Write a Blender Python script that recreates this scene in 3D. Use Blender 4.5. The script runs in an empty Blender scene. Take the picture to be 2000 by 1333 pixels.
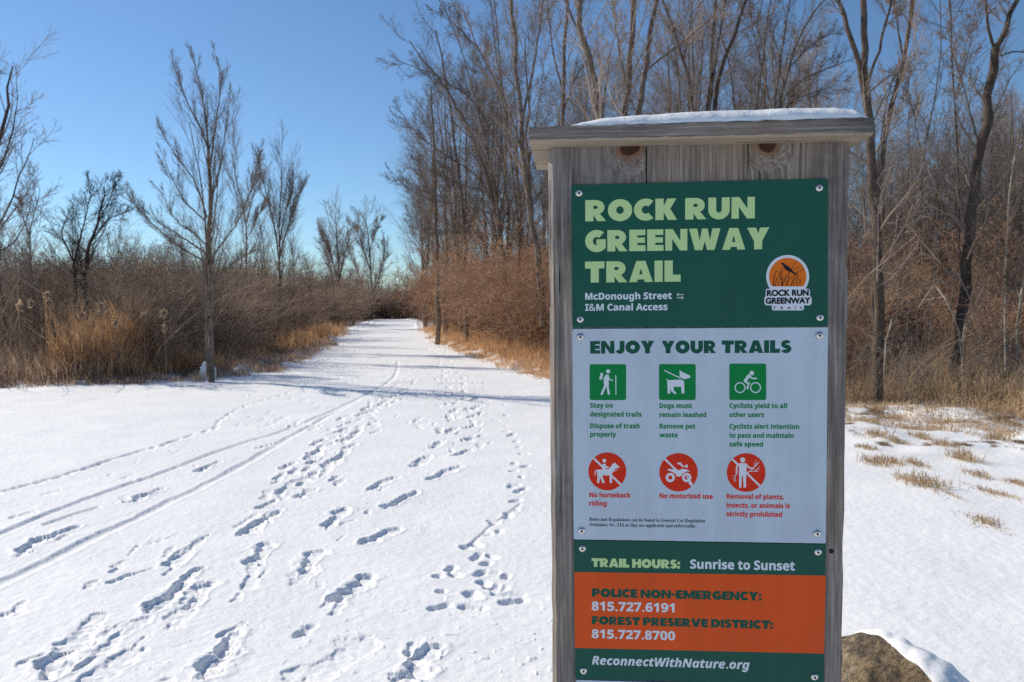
import bpy, math, random
import numpy as np
from mathutils import Vector, Matrix

sc = bpy.context.scene
COL = sc.collection
rad = math.radians

# ------------------------------------------------------------------ camera
F, W0, H0 = 1500.0, 2000.0, 1333.0
CAM_H = 1.45
PITCH, ROLL = rad(2.52), rad(-0.5)
camd = bpy.data.cameras.new('camera')
cam = bpy.data.objects.new('camera', camd)
COL.objects.link(cam)
camd.sensor_width = 36.0
camd.lens = 36.0 * F / W0
CR = Matrix.Rotation(math.pi / 2 - PITCH, 3, 'X') @ Matrix.Rotation(ROLL, 3, 'Z')
cam.matrix_world = Matrix.Translation((0, 0, CAM_H)) @ CR.to_4x4()
camd.clip_start, camd.clip_end = 0.05, 3000
camd.dof.use_dof = True
camd.dof.focus_distance = 1.42
camd.dof.aperture_fstop = 10.0
sc.camera = cam

# ------------------------------------------------------------------ light
SUN_EL = rad(35)
SUN_AZ = math.atan2(-0.87, 0.49)                    # measured from +Y, towards +X
sdir = Vector((math.sin(SUN_AZ) * math.cos(SUN_EL), math.cos(SUN_AZ) * math.cos(SUN_EL), math.sin(SUN_EL)))
world = bpy.data.worlds.new('World')
sc.world = world
world.use_nodes = True
wn = world.node_tree
sky = wn.nodes.new('ShaderNodeTexSky')
sky.sky_type = 'NISHITA'
sky.sun_disc = False
sky.sun_elevation = SUN_EL
sky.sun_rotation = SUN_AZ
sky.air_density = 1.0
sky.dust_density = 0.1
sky.ozone_density = 1.4
sky.altitude = 200
wb = wn.nodes.new('ShaderNodeMix')          # camera white balance on the sky
wb.data_type = 'RGBA'; wb.blend_type = 'MULTIPLY'; wb.inputs[0].default_value = 1.0
wb.inputs[7].default_value = (0.68, 0.88, 1.06, 1)
wn.links.new(sky.outputs[0], wb.inputs[6])
wn.links.new(wb.outputs[2], wn.nodes['Background'].inputs[0])
wn.nodes['Background'].inputs[1].default_value = 0.105
sund = bpy.data.lights.new('sun', 'SUN')
sund.energy = 4.8
sund.angle = rad(0.53)
sund.color = (1.0, 0.915, 0.775)
sun = bpy.data.objects.new('sun', sund)
sun.rotation_euler = (-sdir).to_track_quat('-Z', 'Y').to_euler()
sun.location = (-6, 4, 12)
COL.objects.link(sun)
sc.view_settings.view_transform = 'Standard'
sc.view_settings.look = 'None'
sc.view_settings.exposure = 0.07
sc.view_settings.gamma = 1.0
sc.view_settings.use_curve_mapping = False
sc.render.engine = 'CYCLES'
sc.cycles.max_bounces = 5
sc.cycles.diffuse_bounces = 3
sc.cycles.use_denoising = False

# ------------------------------------------------------------------ helpers
cr = np.array(CR)


def ray(px, py):
    d = np.array([(px - W0 / 2) / F, -(py - H0 / 2) / F, -1.0])
    return cr @ d


def ground(px, py, z=0.0):
    d = ray(px, py)
    t = (z - CAM_H) / d[2]
    return np.array([d[0] * t, d[1] * t, z])


def at(px, py, Y):
    d = ray(px, py)
    t = Y / d[1]
    return np.array([d[0] * t, Y, CAM_H + d[2] * t])


def tag(o, label=None, cat=None, group=None, kind=None):
    if label: o['label'] = label
    if cat: o['category'] = cat
    if group: o['group'] = group
    if kind: o['kind'] = kind
    return o


def thing(name, label, cat, loc=(0, 0, 0), rz=0.0, group=None, scale=None):
    o = bpy.data.objects.new(name, None)
    COL.objects.link(o)
    o.location = loc
    o.rotation_euler = (0, 0, rz)
    if scale: o.scale = scale
    o.empty_display_size = 0.2
    return tag(o, label, cat, group)


def link(name, me, parent=None, mats=None):
    if mats is not None:
        for m in (mats if isinstance(mats, (list, tuple)) else [mats]):
            me.materials.append(m)
    o = bpy.data.objects.new(name, me)
    COL.objects.link(o)
    if parent: o.parent = parent
    return o


def mesh_np(name, V, Fa, smooth=True, mi=None):
    """V (n,3); Fa (m,k) array of equal-size faces or list of such arrays"""
    me = bpy.data.meshes.new(name)
    fl = Fa if isinstance(Fa, list) else [Fa]
    fl = [f for f in fl if len(f)]
    V = np.asarray(V, dtype=np.float32)
    me.vertices.add(len(V))
    me.vertices.foreach_set('co', V.ravel())
    loops = np.concatenate([f.ravel() for f in fl]).astype(np.int32)
    tot = np.concatenate([np.full(len(f), f.shape[1]) for f in fl]).astype(np.int32)
    st = np.concatenate([[0], np.cumsum(tot)[:-1]]).astype(np.int32)
    me.loops.add(len(loops))
    me.loops.foreach_set('vertex_index', loops)
    me.polygons.add(len(tot))
    me.polygons.foreach_set('loop_start', st)
    me.polygons.foreach_set('use_smooth', np.full(len(tot), bool(smooth)))
    if mi is not None:
        me.polygons.foreach_set('material_index', np.asarray(mi, dtype=np.int32))
    me.update(calc_edges=True)
    me.validate()
    return me


def hsh(ix, iy, seed):
    h = (ix.astype(np.int64) * 374761393 + iy.astype(np.int64) * 668265263 + seed * 1442695041) & 0xFFFFFFFF
    h = ((h ^ (h >> 13)) * 1274126177) & 0xFFFFFFFF
    return ((h ^ (h >> 16)) & 0xFFFF) / 65535.0


def vnoise(x, y, s, seed=0):
    x = x / s; y = y / s
    ix = np.floor(x); iy = np.floor(y)
    fx = x - ix; fy = y - iy
    fx = fx * fx * (3 - 2 * fx); fy = fy * fy * (3 - 2 * fy)
    a = hsh(ix, iy, seed); b = hsh(ix + 1, iy, seed); c = hsh(ix, iy + 1, seed); d = hsh(ix + 1, iy + 1, seed)
    return (a * (1 - fx) + b * fx) * (1 - fy) + (c * (1 - fx) + d * fx) * fy - 0.5


def sstep(a, b, x):
    t = np.clip((x - a) / (b - a), 0, 1)
    return t * t * (3 - 2 * t)


# ------------------------------------------------------------------ materials
def newmat(name):
    m = bpy.data.materials.new(name)
    m.use_nodes = True
    nt = m.node_tree
    b = nt.nodes['Principled BSDF']
    return m, nt, b


def N(nt, t, **kw):
    n = nt.nodes.new('ShaderNode' + t)
    for k, v in kw.items():
        if k.startswith('i_'):
            n.inputs[k[2:].replace('_', ' ')].default_value = v
        else:
            setattr(n, k, v)
    return n


def ramp(nt, stops, fac=None):
    r = nt.nodes.new('ShaderNodeValToRGB')
    e = r.color_ramp.elements
    while len(e) < len(stops): e.new(0.5)
    for k, (p, c) in enumerate(stops):
        e[k].position = p
        e[k].color = (c[0], c[1], c[2], 1) if not isinstance(c, (int, float)) else (c, c, c, 1)
    if fac is not None: nt.links.new(fac, r.inputs[0])
    return r


def mix(nt, fac, a, b, typ='MIX'):
    n = nt.nodes.new('ShaderNodeMix')
    n.data_type = 'RGBA'
    n.blend_type = typ
    for sock, v in ((0, fac), (6, a), (7, b)):
        if hasattr(v, 'links') or hasattr(v, 'is_linked'):
            nt.links.new(v, n.inputs[sock])
        elif isinstance(v, (int, float)):
            n.inputs[sock].default_value = v
        else:
            n.inputs[sock].default_value = (v[0], v[1], v[2], 1)
    return n.outputs[2]


def flat(name, c, rough=0.5, metal=0.0, spec=0.5):
    m, nt, b = newmat(name)
    b.inputs['Base Color'].default_value = (*c, 1)
    b.inputs['Roughness'].default_value = rough
    b.inputs['Metallic'].default_value = metal
    b.inputs['Specular IOR Level'].default_value = spec
    return m


def panel_mat(name, c, rough=0.42):
    """printed aluminium panel: faint smudges and dust specks"""
    m, nt, b = newmat(name)
    tc = N(nt, 'TexCoord')
    n1 = N(nt, 'TexNoise', i_Scale=9.0, i_Detail=5.0)
    n2 = N(nt, 'TexNoise', i_Scale=260.0, i_Detail=2.0)
    nt.links.new(tc.outputs['Object'], n1.inputs[0])
    nt.links.new(tc.outputs['Object'], n2.inputs[0])
    sp = ramp(nt, [(0.0, 0), (0.735, 0), (0.78, 1)], n2.outputs[0])
    r1 = ramp(nt, [(0.3, 0.94), (0.7, 1.04)], n1.outputs[0])
    base = mix(nt, 1.0, c, r1.outputs[0], 'MULTIPLY')
    out = mix(nt, sp.outputs[0], base, (c[0] * .55, c[1] * .55, c[2] * .55))
    nt.links.new(out, b.inputs['Base Color'])
    mp = N(nt, 'Mapping'); mp.inputs['Scale'].default_value = (1, 1, .06); nt.links.new(tc.outputs['Object'], mp.inputs[0])
    n3 = N(nt, 'TexNoise', i_Scale=26.0, i_Detail=3.0); nt.links.new(mp.outputs[0], n3.inputs[0])
    r3 = ramp(nt, [(0.32, 0.93), (0.5, 1.0), (0.7, 1.05)], n3.outputs[0])
    out = mix(nt, 1.0, out, r3.outputs[0], 'MULTIPLY'); nt.links.new(out, b.inputs['Base Color'])
    rr = ramp(nt, [(0.3, rough - .08), (0.7, rough + .12)], n1.outputs[0])
    nt.links.new(rr.outputs[0], b.inputs['Roughness'])
    b.inputs['Specular IOR Level'].default_value = 0.2
    return m


def snow_mat(name, litter=False):
    m, nt, b = newmat(name)
    tc = N(nt, 'TexCoord')
    n1 = N(nt, 'TexNoise', i_Scale=1.3, i_Detail=6.0)
    n2 = N(nt, 'TexNoise', i_Scale=160.0, i_Detail=4.0)
    n3 = N(nt, 'TexNoise', i_Scale=22.0, i_Detail=5.0)
    for n in (n1, n2, n3): nt.links.new(tc.outputs['Object'], n.inputs[0])
    c1 = ramp(nt, [(0.3, (0.80, 0.81, 0.82)), (0.7, (0.87, 0.87, 0.87))], n1.outputs[0])
    col = c1.outputs[0]
    gr = ramp(nt, [(0.35, 0.97), (0.65, 1.0)], n2.outputs[0])
    col = mix(nt, 1.0, col, gr.outputs[0], 'MULTIPLY')
    if litter:
        at_ = N(nt, 'Attribute', attribute_name='litter')
        n4 = N(nt, 'TexNoise', i_Scale=7.0, i_Detail=8.0, i_Roughness=0.7)
        n5 = N(nt, 'TexNoise', i_Scale=60.0, i_Detail=4.0)
        nt.links.new(tc.outputs['Object'], n4.inputs[0]); nt.links.new(tc.outputs['Object'], n5.inputs[0])
        lc = ramp(nt, [(0.3, (0.05, 0.032, 0.02)), (0.5, (0.13, 0.08, 0.045)), (0.72, (0.26, 0.17, 0.09))], n5.outputs[0])
        ad = N(nt, 'Math', operation='ADD'); nt.links.new(at_.outputs['Fac'], ad.inputs[0]); nt.links.new(n4.outputs[0], ad.inputs[1])
        mk = ramp(nt, [(0.0, 0), (0.93, 0), (1.0, 1)], None)
        ml = N(nt, 'Math', operation='MULTIPLY'); ml.inputs[1].default_value = 0.7
        nt.links.new(ad.outputs[0], ml.inputs[0]); nt.links.new(ml.outputs[0], mk.inputs[0])
        mk.color_ramp.elements[1].position = 0.66; mk.color_ramp.elements[2].position = 0.76
        col = mix(nt, mk.outputs[0], col, lc.outputs[0])
    nt.links.new(col, b.inputs['Base Color'])
    b.inputs['Roughness'].default_value = 0.55
    b.inputs['Specular IOR Level'].default_value = 0.25
    # ice glints: scattered smooth facets
    vo = N(nt, 'TexVoronoi', i_Scale=230.0)
    nt.links.new(tc.outputs['Object'], vo.inputs['Vector'])
    vs = N(nt, 'SeparateColor'); nt.links.new(vo.outputs['Color'], vs.inputs[0])
    gl = ramp(nt, [(0.0, 0.6), (0.985, 0.6), (0.99, 0.16)], vs.outputs[0])
    nt.links.new(gl.outputs[0], b.inputs['Roughness'])
    bu = N(nt, 'Bump'); bu.inputs['Distance'].default_value = 0.004; bu.inputs['Strength'].default_value = 0.2
    nt.links.new(n2.outputs[0], bu.inputs['Height'])
    bu2 = N(nt, 'Bump'); bu2.inputs['Distance'].default_value = 0.012; bu2.inputs['Strength'].default_value = 0.5
    nt.links.new(n3.outputs[0], bu2.inputs['Height']); nt.links.new(bu.outputs[0], bu2.inputs['Normal'])
    nt.links.new(bu2.outputs[0], b.inputs['Normal'])
    return m


def wood_mat(name, axis='Z', knots=(), seed=0.0, warm=0.0):
    """weathered grey lumber. axis: grain direction; knots: list of (x, z, r) in object space"""
    m, nt, b = newmat(name)
    tc = N(nt, 'TexCoord')
    mp = N(nt, 'Mapping')
    mp.inputs['Location'].default_value = (seed, seed * .7, seed * 1.3)
    nt.links.new(tc.outputs['Object'], mp.inputs[0])
    vec = mp.outputs[0]
    # knot distortion: grain swirls round each knot
    kfac = None
    for (kx, kz, kr) in knots:
        vd = N(nt, 'VectorMath', operation='SUBTRACT'); vd.inputs[1].default_value = (kx, 0, kz)
        nt.links.new(tc.outputs['Object'], vd.inputs[0])
        vm = N(nt, 'VectorMath', operation='MULTIPLY'); vm.inputs[1].default_value = (1, 0, 1)
        nt.links.new(vd.outputs[0], vm.inputs[0])
        ln = N(nt, 'VectorMath', operation='LENGTH'); nt.links.new(vm.outputs[0], ln.inputs[0])
        mr = N(nt, 'MapRange'); mr.inputs[1].default_value = 0; mr.inputs[2].default_value = kr * 4.0
        mr.inputs[3].default_value = 1; mr.inputs[4].default_value = 0
        nt.links.new(ln.outputs['Value'], mr.inputs[0])
        if kfac is None: kfac = mr.outputs[0]
        else:
            mx = N(nt, 'Math', operation='MAXIMUM'); nt.links.new(kfac, mx.inputs[0]); nt.links.new(mr.outputs[0], mx.inputs[1]); kfac = mx.outputs[0]
    st = {'Z': (1, 1, 0.035), 'X': (0.035, 1, 1), 'Y': (1, 0.05, 1)}[axis]
    m2 = N(nt, 'Mapping'); m2.inputs['Scale'].default_value = st
    if kfac is not None:
        nz = N(nt, 'TexNoise', i_Scale=14.0, i_Detail=2.0); nt.links.new(tc.outputs['Object'], nz.inputs[0])
        pw = N(nt, 'Math', operation='POWER'); nt.links.new(kfac, pw.inputs[0]); pw.inputs[1].default_value = 1.5
        sc_ = N(nt, 'VectorMath', operation='SCALE'); nt.links.new(nz.outputs['Color'], sc_.inputs[0])
        mu = N(nt, 'Math', operation='MULTIPLY'); nt.links.new(pw.outputs[0], mu.inputs[0]); mu.inputs[1].default_value = 0.10
        nt.links.new(mu.outputs[0], sc_.inputs['Scale'])
        va = N(nt, 'VectorMath', operation='ADD'); nt.links.new(vec, va.inputs[0]); nt.links.new(sc_.outputs[0], va.inputs[1])
        vec = va.outputs[0]
    nt.links.new(vec, m2.inputs[0])
    g1 = N(nt, 'TexNoise', i_Scale=190.0, i_Detail=6.0, i_Roughness=0.65)
    g2 = N(nt, 'TexNoise', i_Scale=38.0, i_Detail=4.0)
    g3 = N(nt, 'TexNoise', i_Scale=5.0, i_Detail=4.0)
    g4 = N(nt, 'TexNoise', i_Scale=420.0, i_Detail=3.0)
    nt.links.new(m2.outputs[0], g1.inputs[0]); nt.links.new(m2.outputs[0], g2.inputs[0]); nt.links.new(m2.outputs[0], g4.inputs[0])
    nt.links.new(tc.outputs['Object'], g3.inputs[0])
    c = ramp(nt, [(0.30, (0.105, 0.092, 0.084)), (0.45, (0.18, 0.163, 0.152)), (0.58, (0.26, 0.24, 0.226)), (0.72, (0.43, 0.40, 0.38))], g1.outputs[0])
    c2 = ramp(nt, [(0.3, (0.80, 0.78, 0.77)), (0.7, (1.13, 1.12, 1.10))], g2.outputs[0])
    col = mix(nt, 1.0, c.outputs[0], c2.outputs[0], 'MULTIPLY')
    c3 = ramp(nt, [(0.35, (0.90, 0.90, 0.93)), (0.68, (1.16, 1.05, 0.93))], g3.outputs[0])
    col = mix(nt, 1.0, col, c3.outputs[0], 'MULTIPLY')
    cr_ = ramp(nt, [(0.29, 1), (0.345, 0)], g2.outputs[0])          # dark checks along the grain
    cr2 = ramp(nt, [(0.36, 1), (0.42, 0)], g4.outputs[0])
    mm = N(nt, 'Math', operation='MULTIPLY'); nt.links.new(cr_.outputs[0], mm.inputs[0]); nt.links.new(cr2.outputs[0], mm.inputs[1])
    col = mix(nt, mm.outputs[0], col, (0.06, 0.05, 0.045))
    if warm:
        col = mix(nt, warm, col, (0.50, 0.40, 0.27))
    if kfac is not None:
        kn = N(nt, 'TexWave', wave_type='RINGS', i_Scale=60.0, i_Distortion=6.0, i_Detail=3.0)
        nt.links.new(m2.outputs[0], kn.inputs[0])
        wr = N(nt, 'TexNoise', i_Scale=30.0, i_Detail=3.0)
        nt.links.new(tc.outputs['Object'], wr.inputs[0])
        k3 = N(nt, 'Math', operation='ADD'); nt.links.new(kfac, k3.inputs[0])
        k4 = N(nt, 'Math', operation='MULTIPLY'); k4.inputs[1].default_value = 0.22
        nt.links.new(wr.outputs[0], k4.inputs[0]); nt.links.new(k4.outputs[0], k3.inputs[1])
        halo = ramp(nt, [(0.56, 0), (0.70, 0.45), (0.84, 0.85)], k3.outputs[0])
        hb = mix(nt, 1.0, (0.21, 0.105, 0.055), c2.outputs[0], 'MULTIPLY')
        col = mix(nt, halo.outputs[0], col, hb)
        core = ramp(nt, [(0.80, 0), (0.86, 1)], k3.outputs[0])
        col = mix(nt, core.outputs[0], col, (0.055, 0.026, 0.016))
    sx_ = {'Z': (1, 1, 0.05), 'X': (0.05, 1, 1), 'Y': (1, 0.05, 1)}[axis]
    m3 = N(nt, 'Mapping'); m3.inputs['Scale'].default_value = sx_; nt.links.new(vec, m3.inputs[0])
    g5 = N(nt, 'TexNoise', i_Scale=85.0, i_Detail=2.0); nt.links.new(m3.outputs[0], g5.inputs[0])
    ck = ramp(nt, [(0.285, 1), (0.31, 0)], g5.outputs[0])
    col = mix(nt, ck.outputs[0], col, (0.035, 0.03, 0.027))
    g6 = N(nt, 'TexNoise', i_Scale=2.6, i_Detail=5.0, i_Roughness=0.7); nt.links.new(tc.outputs['Object'], g6.inputs[0])
    stn = ramp(nt, [(0.34, 0.62), (0.46, 1.0)], g6.outputs[0])
    col = mix(nt, 1.0, col, stn.outputs[0], 'MULTIPLY')
    nt.links.new(col, b.inputs['Base Color'])
    b.inputs['Roughness'].default_value = 0.85
    b.inputs['Specular IOR Level'].default_value = 0.2
    bu = N(nt, 'Bump'); bu.inputs['Distance'].default_value = 0.0012; bu.inputs['Strength'].default_value = 0.7
    nt.links.new(g1.outputs[0], bu.inputs['Height'])
    bu2 = N(nt, 'Bump'); bu2.inputs['Distance'].default_value = 0.003; bu2.inputs['Strength'].default_value = 0.6
    nt.links.new(g2.outputs[0], bu2.inputs['Height']); nt.links.new(bu.outputs[0], bu2.inputs['Normal'])
    nt.links.new(bu2.outputs[0], b.inputs['Normal'])
    return m


def plant_mat(name, ca, cb, scale=3.0, vary=0.35, rough=0.8):
    """bark, twigs, grass: two tones by position, and a shift of its own for every object"""
    m, nt, b = newmat(name)
    tc = N(nt, 'TexCoord'); oi = N(nt, 'ObjectInfo')
    n1 = N(nt, 'TexNoise', i_Scale=scale, i_Detail=5.0, i_Roughness=0.65)
    nt.links.new(tc.outputs['Object'], n1.inputs[0])
    c = ramp(nt, [(0.33, ca), (0.67, cb)], n1.outputs[0])
    v = ramp(nt, [(0.0, 1 - vary), (1.0, 1 + vary)], oi.outputs['Random'])
    col = mix(nt, 1.0, c.outputs[0], v.outputs[0], 'MULTIPLY')
    nt.links.new(col, b.inputs['Base Color'])
    b.inputs['Roughness'].default_value = rough
    b.inputs['Specular IOR Level'].default_value = 0.2
    return m


def bark_mat(name, ca, cb):
    m = plant_mat(name, ca, cb, 6.0, 0.15, 0.9)
    nt = m.node_tree; b = nt.nodes['Principled BSDF']
    tc = N(nt, 'TexCoord'); mp = N(nt, 'Mapping'); mp.inputs['Scale'].default_value = (1, 1, 0.2)
    nt.links.new(tc.outputs['Object'], mp.inputs[0])
    n = N(nt, 'TexNoise', i_Scale=40.0, i_Detail=4.0); nt.links.new(mp.outputs[0], n.inputs[0])
    bu = N(nt, 'Bump'); bu.inputs['Distance'].default_value = 0.03; bu.inputs['Strength'].default_value = 0.8
    nt.links.new(n.outputs[0], bu.inputs['Height']); nt.links.new(bu.outputs[0], b.inputs['Normal'])
    return m


M = {}
M['snow'] = snow_mat('snow')
M['ground'] = snow_mat('snow_and_litter', True)
M['bark'] = bark_mat('bark', (0.11, 0.082, 0.062), (0.28, 0.215, 0.165))
M['bark_dark'] = bark_mat('bark_dark', (0.045, 0.034, 0.027), (0.125, 0.093, 0.072))
M['bark_pale'] = bark_mat('bark_pale', (0.27, 0.23, 0.18), (0.5, 0.44, 0.36))
M['twig'] = plant_mat('twig', (0.20, 0.152, 0.12), (0.38, 0.298, 0.24), 1.2)
M['twig_brown'] = plant_mat('twig_brown', (0.235, 0.168, 0.118), (0.49, 0.362, 0.262), 1.0)
M['twig_rust'] = plant_mat('twig_rust', (0.32, 0.195, 0.125), (0.58, 0.37, 0.24), 1.5, 0.25)
M['leaf_rust'] = plant_mat('leaf_rust', (0.32, 0.165, 0.085), (0.55, 0.31, 0.165), 5.0, 0.25)
M['leaf_brown'] = plant_mat('leaf_brown', (0.25, 0.165, 0.11), (0.48, 0.34, 0.23), 5.0, 0.3)
M['grass_tan'] = plant_mat('grass_tan', (0.38, 0.26, 0.155), (0.70, 0.53, 0.34), 2.0, 0.1)
M['grass_rust'] = plant_mat('grass_rust', (0.45, 0.25, 0.125), (0.76, 0.50, 0.28), 1.2, 0.1)
M['grass_dark'] = plant_mat('grass_dark', (0.34, 0.235, 0.165), (0.64, 0.47, 0.33), 1.2, 0.1)
M['fluff'] = plant_mat('fluff', (0.36, 0.25, 0.17), (0.60, 0.46, 0.34), 8.0, 0.15)

for k_ in ('grass_tan', 'grass_rust', 'grass_dark', 'leaf_rust', 'leaf_brown', 'fluff'):     # dry blades let light through
    nt_ = M[k_].node_tree; b_ = nt_.nodes['Principled BSDF']
    tr_ = nt_.nodes.new('ShaderNodeBsdfTranslucent'); mx_ = nt_.nodes.new('ShaderNodeMixShader'); mx_.inputs[0].default_value = 0.42
    nt_.links.new(b_.inputs['Base Color'].links[0].from_socket, tr_.inputs[0])
    nt_.links.new(b_.outputs[0], mx_.inputs[1]); nt_.links.new(tr_.outputs[0], mx_.inputs[2])
    nt_.links.new(mx_.outputs[0], nt_.nodes['Material Output'].inputs[0])

# ------------------------------------------------------------------ ground
LZ = np.array([-60, 9.0, 12.0, 13.4, 14.6, 15.2, 17.6, 23.5, 34, 52, 95, 400.0])
LX = np.array([-90, -60, -30, -15, -9.5, -7.6, -6.1, -6.6, -8.2, -10.6, -16.5, -70.0])
RZ = np.array([-60, 3.0, 6.0, 8.0, 9.2, 10.6, 12.4, 15.6, 21.5, 32, 48, 90, 400.0])
RX = np.array([90, 40, 16, 9.5, 6.2, 4.7, 3.0, 0.9, -0.7, -2.9, -5.6, -11.8, -60.0])


def xl(z): return np.interp(z, LZ, LX)
def xr(z): return np.interp(z, RZ, RX)


def outside(x, y):
    """metres outside the open snow, >0 in the thicket"""
    return np.maximum(xl(y) - x, x - xr(y))


PRINTS = []    # (x1,y1,x2,y2,width,depth,kind)


def pr(x1, y1, x2, y2, w=0.085, d=0.045, k='boot'):
    a, b_ = ground(x1, y1), ground(x2, y2)
    PRINTS.append((a[0], a[1], b_[0], b_[1], w, d, k))


# single boot prints, walked or dragged through the snow
for a in [(708, 1063, 768, 1037), (752, 990, 812, 964), (838, 936, 896, 914), (886, 890, 918, 879), (912, 857, 942, 849),
          (668, 1170, 716, 1133, .10, .055), (592, 1118, 618, 1083, .09, .045), (574, 1142, 600, 1124, .09, .022),
          (645, 1028, 668, 998, .08, .045), (726, 956, 772, 934, .075, .04), (812, 910, 832, 892), (846, 874, 864, 862),
          (872, 844, 890, 834), (912, 833, 936, 826), (918, 812, 938, 805), (924, 797, 936, 791), (924, 780, 934, 775),
          (876, 820, 892, 813), (882, 804, 892, 797), (886, 788, 894, 783),
          (816, 1312, 838, 1268, .085, .05), (792, 1333, 812, 1318, .10, .03), (412, 1309, 432, 1278, .10, .055), (430, 1272, 456, 1241, .085, .045),
          (292, 1198, 360, 1142, .085, .055), (345, 1150, 392, 1112, .06, .035), (340, 1222, 368, 1188, .10, .018),
          (372, 1182, 400, 1146, .085, .04), (100, 1316, 126, 1276, .095, .055), (120, 1282, 178, 1256, .05, .03),
          (140, 1264, 192, 1208, .11, .02), (490, 1100, 522, 1065, .085, .042), (484, 1150, 494, 1110, .07, .02),
          (486, 1040, 508, 1020, .07, .045), (508, 1022, 540, 1000, .07, .045), (504, 994, 536, 978, .05, .035), (516, 976, 526, 960, .05, .02),
          (336, 1106, 360, 1086, .07, .04), (358, 1088, 404, 1048, .05, .028), (462, 1030, 498, 1008, .05, .015),
          (40, 1082, 80, 1058, .08, .045), (78, 1058, 144, 1036, .06, .035), (257, 984, 284, 970, .075, .045), (284, 970, 316, 956, .06, .038),
          (384, 920, 406, 912, .07, .04), (404, 912, 428, 902, .06, .035), (504, 875, 544, 864, .06, .035), (578, 830, 594, 826),
          (608, 838, 620, 830), (604, 1320, 700, 1262, .14, .012), (588, 1240, 600, 1228, .07, .03), (178, 1333, 250, 1275, .10, .02),
          (200, 1270, 258, 1220, .07, .015), (0, 1204, 28, 1198, .06, .02), (216, 1143, 258, 1126, .035, .02), (256, 1126, 300, 1114, .03, .014),
          (306, 1062, 352, 1045, .035, .01), (80, 972, 134, 960, .03, .010), (22, 1018, 66, 1003, .04, .014), (232, 936, 264, 926, .035, .014),
          (262, 904, 298, 898, .03, .01), (376, 880, 398, 876, .03, .012), (404, 862, 428, 858, .03, .01), (470, 828, 490, 826, .04, .012)]:
    pr(*a)
# denser foot traffic left of the middle
for a in [(583, 972, 606, 958), (586, 948, 604, 940), (580, 940, 600, 932, .06, .03), (590, 920, 608, 912, .06, .035), (608, 895, 632, 872), (632, 875, 648, 866, .05, .03),
          (638, 908, 654, 894), (660, 896, 676, 880), (668, 862, 682, 856), (684, 856, 700, 840), (600, 932, 618, 926, .05, .025), (664, 842, 676, 836), (690, 826, 706, 816, .05, .03),
          (696, 812, 708, 806), (718, 806, 730, 800), (722, 796, 738, 790), (742, 790, 754, 784), (752, 778, 768, 774), (778, 772, 792, 768), (640, 796, 656, 792, .05, .02), (612, 788, 628, 784, .04, .02)]:
    pr(*a)
rg = np.random.default_rng(5)
for i in range(95):                                   # faint older marks up the trail
    z = 9.5 + 26 * rg.random() ** 1.4
    x = np.interp(z, [9, 15, 24, 36], [-2.6, -2.5, -3.4, -5.2]) + rg.normal() * 0.75
    PRINTS.append((x, z, x + .05 * rg.normal(), z + .2 + .1 * rg.random(), .06 + .03 * rg.random(), .012 + .02 * rg.random(), 'boot'))
for i in range(34):
    z = 9.0 + 0.62 * i
    x = np.interp(z, [9, 15, 24, 36], [-.62, -1.1, -2.2, -4.4]) + (.14 if i % 2 else -.14) + .03 * rg.normal()
    PRINTS.append((x, z, x - .03, z + .26, .07, .04, 'boot'))
# animal prints on the right side of the trail
for (x, y) in [(984, 789), (987, 800), (990, 808), (989, 829), (992, 842), (1002, 848), (1007, 861), (1012, 873), (1018, 888), (1025, 888), (1003, 909), (1022, 915),
               (1000, 924), (1020, 936), (1010, 950), (1022, 958), (998, 954), (1010, 963), (1002, 980), (1008, 996), (997, 1005), (990, 1010), (970, 1018), (966, 1022),
               (974, 1040), (955, 1044), (912, 1070), (936, 1066), (935, 1086), (928, 1092), (968, 1090), (949, 1104), (883, 1112), (879, 1118), (892, 1128), (857, 1130), (966, 1122),
               (987, 1132), (948, 1144), (958, 1152), (858, 1160), (968, 1156), (925, 1170), (936, 1126)]:
    s = rg.uniform(.022, .036)
    g = ground(x, y)
    PRINTS.append((g[0], g[1], g[0] + rg.normal() * .02, g[1] + rg.uniform(.0, .05), s, .028, 'paw'))
for a in [(985, 1181, 1020, 1176, .03, .022), (905, 1188, 936, 1192, .03, .022), (848, 1190, 868, 1186, .03, .02), (946, 1036, 1016, 985, .014, .008), (912, 1068, 950, 1036, .014, .010),
          (966, 1164, 1018, 1166, .022, .014)]:
    pr(*a, 'drag')


def curve_track(pts, w, d, k='track'):
    g = [ground(*p) for p in pts]
    g = np.array(g)[:, :2]
    t = np.linspace(0, len(g) - 1, len(g) * 4)
    gx = np.interp(t, range(len(g)), g[:, 0]); gy = np.interp(t, range(len(g)), g[:, 1])
    for i in range(len(t) - 1):
        PRINTS.append((gx[i], gy[i], gx[i + 1], gy[i + 1], w, d, k))


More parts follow.
